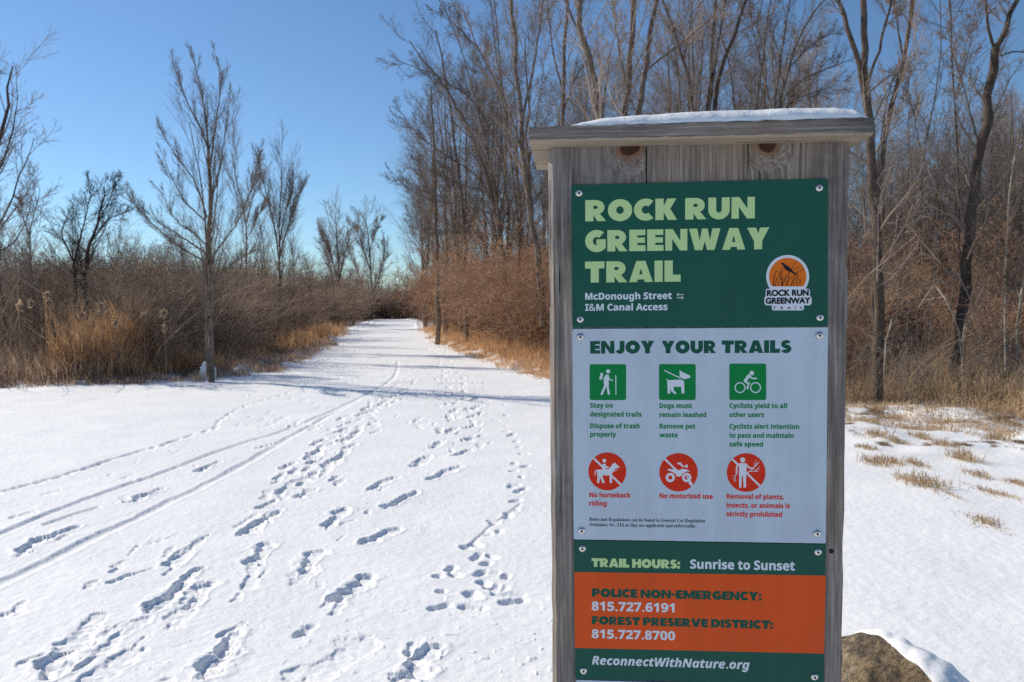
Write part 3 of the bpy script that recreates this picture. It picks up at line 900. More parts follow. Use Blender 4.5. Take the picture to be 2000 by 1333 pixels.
traced('tree', 'slender tree with steep limbs left of the sign above the rusty thicket',
       [([(1010, 640), (1016, 480), (1010, 430), (1002, 340), (985, 200), (970, 60), (960, -60)], 10, 3), ([(1012, 440), (1030, 350), (1050, 220), (1066, 90)], 6, 2)],
       23, M['bark'], M['twig'], 25, BIG)
# --- behind the sign
traced('tree', 'thick sunlit trunk leaning left above the left end of the sign cap',
       [([(1190, 640), (1188, 400), (1180, 260), (1172, 210), (1155, 140), (1148, 110), (1136, 60), (1126, 0), (1118, -120), (1124, -260)], 22, 9), ([(1150, 120), (1120, 40), (1080, -60), (1040, -160)], 9, 3)],
       15, M['bark'], M['twig'], 26, BIG)
traced('tree', 'straight trunk between the left-leaning trunk and the sign edge',
       [([(1098, 640), (1098, 400), (1099, 237), (1101, 180), (1099, 120), (1108, 20), (1112, -120)], 13, 6), ([(1100, 180), (1080, 110), (1070, 20), (1068, -80)], 7, 3), ([(1099, 220), (1124, 150), (1160, 100)], 6, 2)],
       21, M['bark'], M['twig'], 27, BIG)
traced('tree', 'pair of close trunks crossing above the left third of the sign cap',
       [([(1222, 640), (1223, 400), (1224, 200), (1232, 90), (1240, 0), (1250, -160)], 20, 10), ([(1246, 400), (1242, 300), (1246, 216), (1260, 160), (1266, 60), (1284, 0), (1310, -110)], 16, 7), ([(1232, 200), (1212, 120), (1196, 0)], 9, 4),
        ([(1264, 136), (1300, 108), (1328, 88), (1360, 60), (1392, 36), (1420, -20)], 7, 3)],
       16, M['bark'], M['twig'], 28, BIG)
traced('tree', 'trunk leaning left with thin side limbs above the middle of the sign cap',
       [([(1366, 640), (1362, 400), (1357, 212), (1336, 120), (1328, 80), (1296, 12), (1270, -80)], 13, 5), ([(1336, 120), (1350, 40), (1356, -60)], 6, 2.5), ([(1330, 212), (1322, 120), (1306, 40)], 6, 2)],
       19, M['bark'], M['twig'], 29, WILD)
traced('tree', 'dark forked trunks fanning out above the middle of the sign cap',
       [([(1388, 640), (1384, 400), (1380, 212), (1392, 120), (1396, 40), (1394, -80)], 14, 6), ([(1392, 300), (1394, 212), (1404, 132), (1436, 76), (1456, 0), (1480, -90)], 13, 4), ([(1384, 220), (1400, 100), (1416, 0), (1430, -90)], 8, 4)],
       18, M['bark_dark'], M['twig'], 30, BIG)
traced('tree', 'tree whose limbs sweep right in a fan above the right of the sign cap',
       [([(1520, 640), (1516, 400), (1514, 212), (1528, 180), (1544, 132), (1556, 60), (1590, 20), (1630, -20)], 12, 3), ([(1516, 240), (1530, 190), (1570, 150), (1620, 134), (1660, 118)], 8, 2.5),
        ([(1516, 250), (1540, 200), (1590, 180), (1640, 165)], 7, 2), ([(1510, 240), (1524, 110), (1540, 20), (1552, -70)], 8, 3), ([(1512, 240), (1490, 140), (1470, 60), (1462, -20)], 7, 2.5), ([(1544, 132), (1580, 90), (1630, 60)], 5, 2)],
       20, M['bark'], M['bark'], 31, WILD)
traced('tree', 'bare tree with clustered stems above the right half of the sign cap',
       [([(1478, 640), (1476, 400), (1474, 212), (1484, 140), (1500, 60), (1510, -60)], 10, 4), ([(1440, 500), (1436, 212), (1430, 140), (1406, 60), (1380, -40)], 8, 3)],
       23, M['bark'], M['twig'], 32, BIG)
# --- right of the sign
traced('tree', 'big forked tree just right of the sign, three limbs splitting high up',
       [([(1712, 815, 0), (1713, 740, 0), (1715, 625, 0), (1711, 512, 0), (1709, 400, 0), (1697, 296, 0), (1690, 160, 0)], 24, 18),
        ([(1690, 190, 0), (1678, 110), (1660, 68), (1636, 0), (1610, -110), (1590, -230)], 13, 5), ([(1690, 165, 0), (1688, 80), (1686, 0), (1690, -150), (1684, -300)], 16, 6),
        ([(1694, 170, 0), (1716, 100), (1732, 40), (1748, -20), (1760, -140)], 10, 4)],
       11.2, M['bark_dark'], M['twig'], 33, BIG)
traced('tree', 'slimmer trunk leaning right between the forked tree and the far right tree',
       [([(1708, 760), (1706, 600), (1712, 420), (1719, 296), (1734, 230), (1748, 180), (1764, 120), (1776, 52), (1787, 0), (1800, -140)], 14, 8), ([(1712, 350), (1716, 300), (1730, 200), (1752, 130), (1780, 130)], 6, 3), ([(1764, 120), (1750, 30), (1740, -60)], 6, 3)],
       12.4, M['bark_dark'], M['twig'], 34, BIG)
traced('tree', 'tall right-leaning tree forking near the top right corner',
       [([(1864, 790, 0), (1865, 711, 0), (1872, 644, 0), (1884, 550, 0), (1891, 456, 0), (1897, 400, 0), (1916, 296, 0), (1936, 180, 0), (1944, 96, 0)], 25, 18),
        ([(1944, 100, 0), (1930, 60), (1925, 0), (1918, -140)], 10, 5), ([(1944, 104, 0), (1956, 70), (1966, 45), (1986, 0), (2030, -120)], 14, 6), ([(1954, 110), (1980, 100), (2020, 104), (2060, 90)], 5, 2.5),
        ([(1916, 300), (1890, 200), (1870, 130), (1850, 60)], 5, 2)],
       13.2, M['bark_dark'], M['twig'], 35, BIG)
traced('tree', 'thin straight trunk between the two large trees on the right',
       [([(1876, 640), (1874, 500), (1871, 296), (1864, 180), (1856, 80), (1857, 0), (1852, -100)], 8, 4), ([(1864, 200), (1890, 110), (1905, 20)], 4, 2)],
       17, M['bark_dark'], M['twig'], 36, BIG)
traced('tree', 'pale crooked small trunk at the right edge of the picture',
       [([(1980, 800), (1984, 720), (1986, 640), (1992, 580), (2004, 530), (2020, 470), (2030, 380)], 9, 4), ([(1992, 580), (1976, 555), (1960, 540)], 4, 1.5), ([(1964, 730), (1962, 600), (1966, 500), (1970, 380), (1990, 260)], 7, 3)],
       12.5, M['bark_pale'], M['twig'], 37, WILD)
traced('tree', 'slender tree with drooping twigs left of the far right tree',
       [([(1808, 700), (1806, 560), (1796, 420), (1800, 300), (1826, 200), (1840, 100), (1836, 0)], 8, 3), ([(1800, 300), (1780, 200), (1750, 140)], 4, 1.5)],
       16, M['bark'], M['twig'], 38, BIG)

traced('bent_branch', 'pale arched branch dusted with snow, bending over the right thicket',
       [([(1795, 600), (1808, 580), (1822, 560), (1834, 550), (1850, 552)], 4, 2.5), ([(1828, 560), (1845, 580), (1858, 610), (1872, 640), (1878, 690), (1880, 760)], 3.5, 3.5), ([(1800, 590), (1820, 583), (1848, 580)], 2.5, 1.5)],
       11.4, M['bark_pale'], M['bark_pale'], 39, [(3, .2, .9, .8, (.15, .3), .5, 5, .1, 0, .004, .8)], cat='branch')
traced('bent_branch', 'short pale curved branch right of the far right trunk foot',
       [([(1885, 620), (1895, 606), (1905, 612), (1902, 628)], 3, 1.5), ([(1885, 620), (1880, 680), (1878, 760)], 3, 3)],
       11.8, M['bark_pale'], M['bark_pale'], 40, [(2, .2, .9, .8, (.15, .3), .5, 5, .1, 0, .004, .8)], cat='branch')
traced('bent_branch', 'pale stick leaning behind the grass near the sign',
       [([(1730, 665), (1738, 640), (1743, 620)], 4, 3), ([(1725, 760), (1728, 700), (1730, 665)], 3, 4)],
       11.0, M['bark_pale'], M['bark_pale'], 41, [(2, .2, .9, .8, (.15, .3), .5, 5, .1, 0, .004, .8)], cat='branch')

# ------------------------------------------------------------------ woodland and thickets
rw = np.random.default_rng(77)


def scatter(n, xfun, z0, z1, pw=1.0):
    out = []
    for _ in range(n):
        z = z0 + (z1 - z0) * rw.random() ** pw
        out.append((xfun(z), z))
    return out


# tall wood on the right
for i, (x, z) in enumerate(scatter(88, lambda z: xr(z) + 1.5 + rw.random() ** .8 * (14 + .45 * z), 19, 85, 1.3)):
    u = x / z
    hmax = rw.uniform(8.5, 13.5) if u < .0 else 1.45 + z * (rw.uniform(.17, .26) if u > .42 else rw.uniform(.24, .38))
    put_tree('tall%d' % rw.integers(0, 3), 'tree', x, z, min(hmax, 15), rw.random() * 6.28, 'bare tree standing in the dense wood on the right of the trail', 'bare trees of the wood right of the trail')
for i, (px, pyb, Y, h) in enumerate([(1330, 640, 26, 11), (1590, 640, 27, 10), (1790, 680, 22, 6), (1950, 680, 20, 6), (1840, 650, 25, 6.5), (1985, 640, 26, 9), (1740, 640, 28, 7), (870, 640, 36, 11.5), (850, 640, 62, 14), (905, 640, 34, 11), (858, 640, 48, 13), (822, 640, 86, 13), (960, 640, 38, 12), (890, 640, 42, 12), (1000, 640, 33, 12), (830, 640, 55, 12), (1040, 640, 30, 12)]):
    p = at(px, 600, Y)
    put_tree('tall%d' % (i % 3), 'tree', p[0], Y, h, i * 1.3, 'bare tree standing in the dense wood on the right of the trail', 'bare trees of the wood right of the trail')
# low trees of the left side, thinning to the sky
for i, (px, Y, h, k) in enumerate([(20, 24, 4.2, 'round1'), (100, 27, 4.0, 'round2'), (235, 25, 3.9, 'round0'), (270, 30, 4.6, 'round1'), (300, 24, 3.4, 'round2'), (340, 28, 4.2, 'upright0'), (235, 34, 5.0, 'upright1'),
                                   (450, 30, 4.4, 'round0'), (510, 32, 4.6, 'upright2'), (590, 36, 4.3, 'round1'), (575, 30, 4.0, 'upright1'), (625, 50, 4.6, 'round2'), (690, 68, 5.2, 'round0'), (60, 33, 5.0, 'upright0'), (150, 36, 4.8, 'upright2'),
                                   (390, 38, 5.2, 'round2'), (430, 22, 3.1, 'round1'), (200, 21, 3.0, 'round0'), (5, 19, 3.6, 'upright1'), (320, 21, 2.9, 'upright2'), (712, 80, 6.0, 'round1'), (600, 62, 5.6, 'upright0')]):
    p = at(px, 600, Y)
    put_tree(k, 'small_tree', p[0], Y, h, i * 2.1, 'small bare tree poking above the grey-brown thicket on the left', 'small bare trees above the left thicket')
for i, (x, z) in enumerate(scatter(40, lambda z: xl(z) - 3 - rw.random() * (8 + .7 * z), 24, 95, 1.2)):
    put_tree(['round0', 'round1', 'round2', 'upright1'][i % 4], 'small_tree', x, z, rw.uniform(3.2, 5.2) * (1 + .004 * z), rw.random() * 6.28, 'small bare tree poking above the grey-brown thicket on the left', 'small bare trees above the left thicket')

# shrubs: left
LLAB = 'grey-brown leafless shrub in the thicket left of the trail'
LGRP = 'shrubs of the left thicket'
n = 0
for z, nn, w0, hh in [(16.6, 4, 2.5, 1.7), (19, 9, 5, 2.2), (22.5, 15, 9, 2.5), (27, 20, 14, 2.8), (34, 24, 20, 3.1), (45, 26, 26, 3.5), (62, 24, 30, 4.0), (85, 20, 34, 4.8)]:
    for i in range(nn):
        zz = z * (1 + .13 * rw.random()); x = xl(zz) - 1.2 - w0 * (i + rw.random()) / nn
        if zz < 17.5: x = xl(zz) - 1.3 - 4.5 * (i + rw.random()) / nn
        put_shrub('brown%d' % rw.integers(0, 3), x, zz, hh * rw.uniform(.55, 1.25), rw.random() * 6.28, LLAB, LGRP, 1.25)
for i in range(60):                                   # low brush where the trail bends out of sight
    Y = rw.uniform(104, 120); p = at(rw.uniform(640, 900), 600, Y)
    put_shrub('brown%d' % rw.integers(0, 3), p[0], Y, rw.uniform(2.2, 4.4), rw.random() * 6.28, 'hazy low shrub closing the far end of the trail', 'shrubs at the far bend of the trail', 1.5)
# shrubs: right, rusty near the trail
RLAB = 'rust-brown shrub in the dense thicket between trail and sign'
RGRP = 'rusty shrubs right of the trail'
for z, nn, w0, hh in [(18.2, 10, 5, 2.5), (21, 13, 7, 2.9), (25, 16, 9, 3.1), (31, 18, 11, 3.4), (40, 16, 12, 3.6), (52, 16, 14, 3.9), (70, 14, 16, 4.2), (90, 10, 18, 4.6)]:
    for i in range(nn):
        zz = z * (1 + .13 * rw.random()); x = xr(zz) + 1.3 + w0 * (i + rw.random()) / nn
        put_shrub('rust%d' % rw.integers(0, 3), x, zz, hh * rw.uniform(.8, 1.15), rw.random() * 6.28, RLAB, RGRP, 1.2)
# understorey right of the sign
ULAB = 'brown twiggy understorey shrub in the wood right of the sign'
UGRP = 'understorey shrubs right of the sign'
for z, nn, hh in [(13.5, 6, 1.6), (16, 8, 2.3), (19.5, 9, 2.9), (24, 10, 3.4), (30, 11, 4.0), (40, 12, 5.2)]:
    for i in range(nn):
        zz = z * (1 + .12 * rw.random()); x = zz * (.24 + .56 * (i + rw.random()) / nn)
        if outside(x, zz) < 1.0: x += 1.5
        put_shrub(('brown%d' if rw.random() < .7 else 'rust%d') % rw.integers(0, 3), x, zz, hh * rw.uniform(.8, 1.15), rw.random() * 6.28, ULAB, UGRP, 1.1)

# far wood: one mass that closes the view
def far_wood():
    g = np.random.default_rng(9)
    n = 1500
    a = np.linspace(-.82, .95, n) + g.normal(size=n) * .003
    z = g.uniform(122, 150, n)
    x = a * z
    hh = np.where(a > -.04, g.uniform(5.5, 11, n), g.uniform(4.0, 7.5, n))
    P = np.stack([x, z, np.full(n, -.2)], -1)[:, None, :] + np.stack([g.normal(size=(n, 5)) * .25, g.normal(size=(n, 5)) * .25, np.linspace(0, 1, 5)[None, :] * hh[:, None]], -1)
    P[:, :, :2] = P[:, :1, :2] + np.cumsum(g.normal(size=(n, 5, 2)) * .25, axis=1)
    R = np.linspace(.13, .05, 5)[None] * g.uniform(.5, 1.3, (n, 1))
    P1, R1 = sprout(g, P, R, 5, .1, 1.0, .6, (.25, .5), .6, 3, .12, .06, .05, .95)
    me = tubes_mesh('far_wood', [(P, R, 3), (P1, R1, 3)])
    o = link('far_wood', me, None, M['twig_brown'])
    tag(o, 'dense far-off bare wood closing the view behind the trail', 'woodland', kind='stuff')


far_wood()


# ------------------------------------------------------------------ grasses
def blades(name, pts, hs, mat, label, cat, per=1, seed=1, w=.006, lean=.35, kind='stuff', parent=None, zoff=-.02, origin=None, stuff=True):
    g = np.random.default_rng(seed)
    pts = np.repeat(np.asarray(pts, float), per, axis=0); hs = np.repeat(np.asarray(hs, float), per)
    n = len(pts)
    a = g.random(n) * 6.28; l = np.abs(g.normal(size=n)) * lean * hs
    d = np.stack([np.cos(a), np.sin(a)], -1)
    fa = g.random(n) * 3.14; s = np.stack([np.cos(fa), np.sin(fa)], -1) * w * g.uniform(.6, 1.4, (n, 1))
    hs = hs * g.uniform(.55, 1.15, n)
    b = pts.copy(); b[:, 2] += zoff
    m1 = b.copy(); m1[:, :2] += d * l[:, None] * .3; m1[:, 2] += hs * .55
    tp = b.copy(); tp[:, :2] += d * l[:, None]; tp[:, 2] += hs * np.clip(1 - .25 * (l / (hs + 1e-6)) ** 2, .4, 1)
    s3 = np.concatenate([s, np.zeros((n, 1))], 1)
    V = np.stack([b - s3, b + s3, m1 + s3 * .8, m1 - s3 * .8, tp], 1)
    if origin is not None: V = V - np.asarray(origin)
    V = V.reshape(-1, 3)
    I = np.arange(n)[:, None] * 5
    me = mesh_np(name, V, [I + np.array([[0, 1, 2, 3]]), I + np.array([[3, 2, 4]])], True)
    o = link(name, me, parent, mat)
    if stuff: tag(o, label, cat, kind='stuff')
    return o


def clumped(g, n, xf, zf, cl=.25, k=14):
    c = n // k
    z = zf(g.random(c)); x = xf(z, g.random(c))
    X = np.repeat(x, k) + g.normal(size=c * k) * cl; Z = np.repeat(z, k) + g.normal(size=c * k) * cl
    H = base_height(X, Z)
    hc = np.repeat(g.uniform(.7, 1.2, c), k)
    return np.stack([X, Z, H], -1), hc


gg = np.random.default_rng(31)
# left verge
p, hc = clumped(gg, 15000, lambda z, r: xl(z) - .1 - r ** 1.5 * (2.5 + .12 * z), lambda r: 14.2 + 36 * r ** 1.7, .22)
blades('dry_grass', p, .62 * hc * (.25 + .75 * sstep(0, 1.6, outside(p[:, 0], p[:, 1]))) * (1 + .9 * vnoise(p[:, 0], p[:, 1], .8, 61)), M['grass_dark'], 'dull brown dry grass and weeds along the left thicket edge', 'dry grass', 1, 3, .007)
p, hc = clumped(gg, 9000, lambda z, r: -9.3 + r * 4.4, lambda r: 15.6 + 2.2 * r, .20)
p = p[outside(p[:, 0], p[:, 1]) > .25]
blades('dry_grass', p, np.full(len(p), .78) * (.5 + .9 * np.clip(outside(p[:, 0], p[:, 1]) / 1.8, 0, 1)) * (0.75 + .5 * np.clip((-p[:, 0] - 6.5) / 2, 0, 1)) * (1 + 1.1 * vnoise(p[:, 0], p[:, 1], .7, 62)), M['grass_rust'], 'orange-brown tall dry grass patch below the bare trees at left', 'dry grass', 1, 4, .006, .38)
p, hc = clumped(gg, 3500, lambda z, r: xl(z) - .2 - r * 1.6, lambda r: 24 + 22 * r, .22)
blades('dry_grass', p, .7 * hc, M['grass_rust'], 'orange dry grass fringe farther along the left trail edge', 'dry grass', 1, 5, .012, .3)
# right verge
p, hc = clumped(gg, 24000, lambda z, r: xr(z) + .1 + r ** 1.2 * (2.8 + .05 * z), lambda r: 13.6 + 36 * r ** 1.6, .25)
blades('dry_grass', p, .55 * hc * (.55 + .6 * np.clip(outside(p[:, 0], p[:, 1]) / 1.6, 0, 1)), M['grass_rust'], 'rust-coloured dry grass along the right trail edge', 'dry grass', 1, 6, .008, .45)
# field right of the sign
p, hc = clumped(gg, 26000, lambda z, r: z * (.22 + .60 * r), lambda r: 9.0 + 9.5 * r ** 1.2, .13)
o_ = (outside(p[:, 0], p[:, 1]) > .1 + .9 * vnoise(p[:, 0], p[:, 1], .8, 66)) & (vnoise(p[:, 0], p[:, 1], 1.1, 63) + .6 * vnoise(p[:, 0], p[:, 1], .4, 64) > -.14 - .1 * sstep(1, 4, outside(p[:, 0], p[:, 1])))
p = p[o_]; hc = hc[o_]
blades('dry_grass', p, .44 * hc * (.35 + .75 * np.clip((outside(p[:, 0], p[:, 1]) - .3) / 2.2, 0, 1)) * (1 + 1.2 * vnoise(p[:, 0], p[:, 1], .9, 65)), M['grass_tan'], 'tan dry grass stand in front of the wood right of the sign', 'dry grass', 1, 7, .005, .7)


# sparse short grass straying onto the snow along both edges
g4 = np.random.default_rng(44)
p, hc = clumped(g4, 24000, lambda z, r: np.where(z < 12.5, z * (.3 + .45 * r), xr(z) - .2 + r), lambda r: 7.4 + 6 * r ** .8, .07, 16)
d_ = outside(p[:, 0], p[:, 1]) + 2.2 * vnoise(p[:, 0], p[:, 1], .6, 70); p = p[(d_ < 1.6) & (d_ > -3.2 + 2.6 * np.clip((p[:, 1] - 11) / 2, 0, 1)) & (p[:, 0] > .5)]
blades('stray_grass', p, np.full(len(p), .10), M['grass_tan'], 'short straw and stubble straying onto the patchy snow at right', 'dry grass', 1, 8, .004, 1.1)
p, hc = clumped(g4, 9000, lambda z, r: xl(z) + .75 * np.abs(vnoise(z, z * 0, 1.3, 69)) * 2 + .1 - 1.1 * r, lambda r: 14.0 + 20 * r ** 1.6, .10, 20)
blades('stray_grass', p, np.full(len(p), .17) * (1 + vnoise(p[:, 0], p[:, 1], .5, 68)), M['grass_dark'], 'low dark stubble on the snowy left edge of the trail', 'dry grass', 1, 9, .007, .8)
p, hc = clumped(g4, 5000, lambda z, r: xr(z) - .3 + 1.0 * r, lambda r: 14.5 + 22 * r ** 1.6, .12, 20)
blades('stray_grass', p, np.full(len(p), .16), M['grass_rust'], 'low rusty stubble on the right edge of the trail', 'dry grass', 1, 10, .007, .8)


def tangle(name, label, n, zf, xf, hlo, hhi, mat, seed, w=.004):
    """thin leaning stalks and canes"""
    g = np.random.default_rng(seed)
    z = zf(g.random(n)); x = xf(z, g.random(n))
    h = g.uniform(hlo, hhi, n)
    a = g.random(n) * 6.28; l = h * np.abs(g.normal(size=n)) * .45
    t = np.linspace(0, 1, 5)
    P = np.stack([x[:, None] + np.cos(a)[:, None] * l[:, None] * t ** 1.6, z[:, None] + np.sin(a)[:, None] * l[:, None] * t ** 1.6, base_height(x, z)[:, None] - .03 + h[:, None] * t * (1 - .25 * t)], -1)
    R = np.linspace(w, w * .5, 5)[None] * g.uniform(.6, 1.5, (n, 1))
    P1, R1 = sprout(g, P, R, 4, .3, 1, .6, (.2, .45), .6, 3, .12, .04, w * .5, .8)
    o = link(name, tubes_mesh(name, [(P, R, 3), (P1, R1, 3)]), None, mat)
    tag(o, label, 'dead stalks', kind='stuff')


tangle('dead_stalks', 'tangle of thin leaning canes in front of the right wood', 1000, lambda r: 10.5 + 6 * r, lambda z, r: np.maximum(z * (.24 + .58 * r), xr(z) + .8), .5, 1.5, M['twig_brown'], 51)
tangle('dead_stalks', 'tangle of thin weed stalks along the left thicket', 1300, lambda r: 15.6 + 12 * r ** 1.5, lambda z, r: xl(z) - .5 - r * 5.5, .6, 1.5, M['twig_brown'], 52)

tangle('thicket_stems', 'thin grey upright stems standing in front of the left thicket', 240, lambda r: 16.0 + 12 * r ** 1.4, lambda z, r: xl(z) - .7 - r * 6.5, 1.6, 3.1, M['twig_brown'], 53, .008)
tangle('thicket_stems', 'thin grey upright stems standing in the brush right of the sign', 260, lambda r: 12.0 + 12 * r, lambda z, r: np.maximum(z * (.26 + .56 * r), xr(z) + 1.2), 1.6, 3.6, M['twig'], 54, .008)
tangle('thicket_stems', 'thin pale canes arching out of the rusty thicket right of the trail', 160, lambda r: 17 + 16 * r, lambda z, r: xr(z) + .9 + r * 3.5, 1.4, 3.0, M['twig'], 55, .008)

# seed heads standing out of the left thicket
def seed_stalk(px, py, Y, hw, label, seed):
    g = np.random.default_rng(seed)
    top = at(px, py, Y)
    o = thing('seed_head_stalk', label, 'dried plant', (top[0], Y, 0), 0, 'pale seed heads in the left weeds')
    P = path([(0, 0, 0), (.02, 0, top[2] * .6), (-.02, .02, top[2])], 8); R = taper(.006, .003, 8)
    link('stalk', tubes_mesh('stalk', [(P, R, 4)]), o, M['grass_dark'])
    n = 120
    c = np.array([0, 0, top[2]]) + g.normal(size=(n, 3)) * np.array([hw * .75, hw * .75, hw * 1.25]) * (1 - .5 * g.random((n, 1)))
    aa = g.normal(size=(n, 3)) * .016; bb = g.normal(size=(n, 3)) * .016
    V = np.stack([c - aa, c + bb, c + aa, c - bb], 1).reshape(-1, 3)
    link('seed_head', mesh_np('seed_head', V, np.arange(n * 4).reshape(-1, 4), False), o, M['fluff'])


for i, (px, py, Y, w, lab) in enumerate([(197, 600, 17.3, .09, 'largest pale fluffy seed head, below the crooked twin tree'), (320, 612, 17.4, .07, 'pale fluffy seed head left of the slim tall tree foot'), (160, 617, 17.2, .07, 'pale fluffy seed head next left of the largest one'),
                                         (92, 578, 17.6, .08, 'highest pale seed head near the left edge'), (38, 600, 17.2, .07, 'pale seed head nearest the left edge'), (280, 620, 17.3, .06, 'small pale seed head between two larger ones'), (322, 642, 16.9, .05, 'low pale seed head left of the slim tall tree'),
                                         (60, 592, 17.4, .06, 'small pinkish seed head beside the highest one'), (225, 632, 16.8, .05, 'low small seed head right of the largest one')]):
    seed_stalk(px, py, Y * .925, w * .62, lab, 60 + i)


# grass tufts on the open snow at right and along the left edge
def tuft(px, py, wpx, hpx, mat, label, group, seed, lean=.9):
    g = np.random.default_rng(seed)
    c = ground(px, py + hpx * .4)
    s = c[1] / F
    n = 150
    pts = np.stack([c[0] + g.normal(size=n) * wpx * s * .30, c[1] + g.normal(size=n) * .10, np.zeros(n)], -1)
    pts[:, 2] = base_height(pts[:, 0], pts[:, 1])
    o = blades('grass_tuft', pts, np.full(n, hpx * s * 1.05), mat, label, 'grass tuft', 1, seed, .0035, lean, origin=(c[0], c[1], 0), stuff=False)
    o.location = (c[0], c[1], 0)
    tag(o, label, 'grass tuft', group)
    return o


TG = 'dry grass tufts on the snow right of the sign'
for i, (px, py, w, h, lab) in enumerate([
        (1808, 935, 60, 34, 'largest straw-coloured grass tuft on the snow right of the sign'), (1770, 930, 40, 16, 'flattened tuft left of the largest tuft right of the sign'), (1708, 897, 34, 22, 'straw tuft nearest the sign post'),
        (1742, 898, 34, 20, 'straw tuft right of the one nearest the sign post'), (1790, 903, 22, 16, 'small round straw tuft above the largest tuft'), (1712, 845, 40, 20, 'broad tuft at the top of the snow beside the sign'),
        (1752, 856, 24, 18, 'small tuft in the row just under the tan grass'), (1880, 885, 26, 34, 'tall narrow tuft in front of the right thicket'), (1840, 862, 34, 16, 'flat tuft below the thicket midway to the right edge'),
        (1912, 922, 34, 16, 'flat tuft between the tall narrow tuft and the right edge'), (1928, 955, 28, 12, 'thin flat tuft near the right edge'), (1962, 962, 26, 12, 'thin tuft next to the right edge'), (1925, 1013, 34, 20, 'lowest sparse dark tuft on the right snow'),
        (1862, 966, 16, 10, 'tiny tuft below and right of the largest tuft'), (1990, 938, 26, 16, 'tuft cut by the right edge of the picture'), (1693, 873, 26, 14, 'low tuft touching the sign post edge'), (1800, 842, 30, 18, 'tuft under the tan grass left of the far right trunk'), (1948, 850, 26, 24, 'upright tuft at the foot of the right thicket')]):
    tuft(px, py, w, h, M['grass_tan'], lab, TG, 80 + i)
for i, (px, py, w, h, lab) in enumerate([(12, 735, 40, 28, 'dark snow-edged tuft at the far left of the snow'), (140, 738, 36, 22, 'dark tuft on the snow edge below the crooked twin tree'), (212, 740, 46, 24, 'broad dark tuft on the left snow edge'), (385, 735, 30, 22, 'tuft at the foot of the slim tall tree'), (330, 732, 46, 18, 'low tuft left of the slim tall tree foot'),
                                         (500, 712, 40, 20, 'tuft right of the slim tall tree foot'), (448, 722, 34, 16, 'small tuft between trunk foot and trail edge')]):
    tuft(px, py, w, h, M['grass_dark'], lab, 'dark tufts on the left snow edge', 120 + i, .7)

# snow heap at the foot of the slim tree
def blob(name, c, r, seed, mat, label=None, cat=None, n=3, amp=.25, parent=None):
    import bmesh
    bm = bmesh.new(); bmesh.ops.create_icosphere(bm, subdivisions=n, radius=1)
    g = np.random.default_rng(seed); ph = g.random(9) * 6
    for v in bm.verts:
        x, y, z = v.co
        f = 1 + amp * (math.sin(2.1 * x + ph[0]) * math.sin(2.3 * y + ph[1]) + .5 * math.sin(4.3 * z + ph[2] + 2 * x) + .3 * math.sin(7 * y + ph[3]) * math.sin(6 * x + ph[4]))
        v.co = Vector((x * r[0] * f, y * r[1] * f, z * r[2] * f))
    me = bpy.data.meshes.new(name); bm.to_mesh(me); bm.free()
    for p_ in me.polygons: p_.use_smooth = True
    o = link(name, me, parent, mat); o.location = c
    if label: tag(o, label, cat)
    return o


c = ground(412, 738)
blob('snow_heap', (c[0] + .02, c[1] - .30, .06), (.17, .13, .27), 3, M['snow'], 'small heap of snow against the foot of the slim tall tree', 'snow heap')

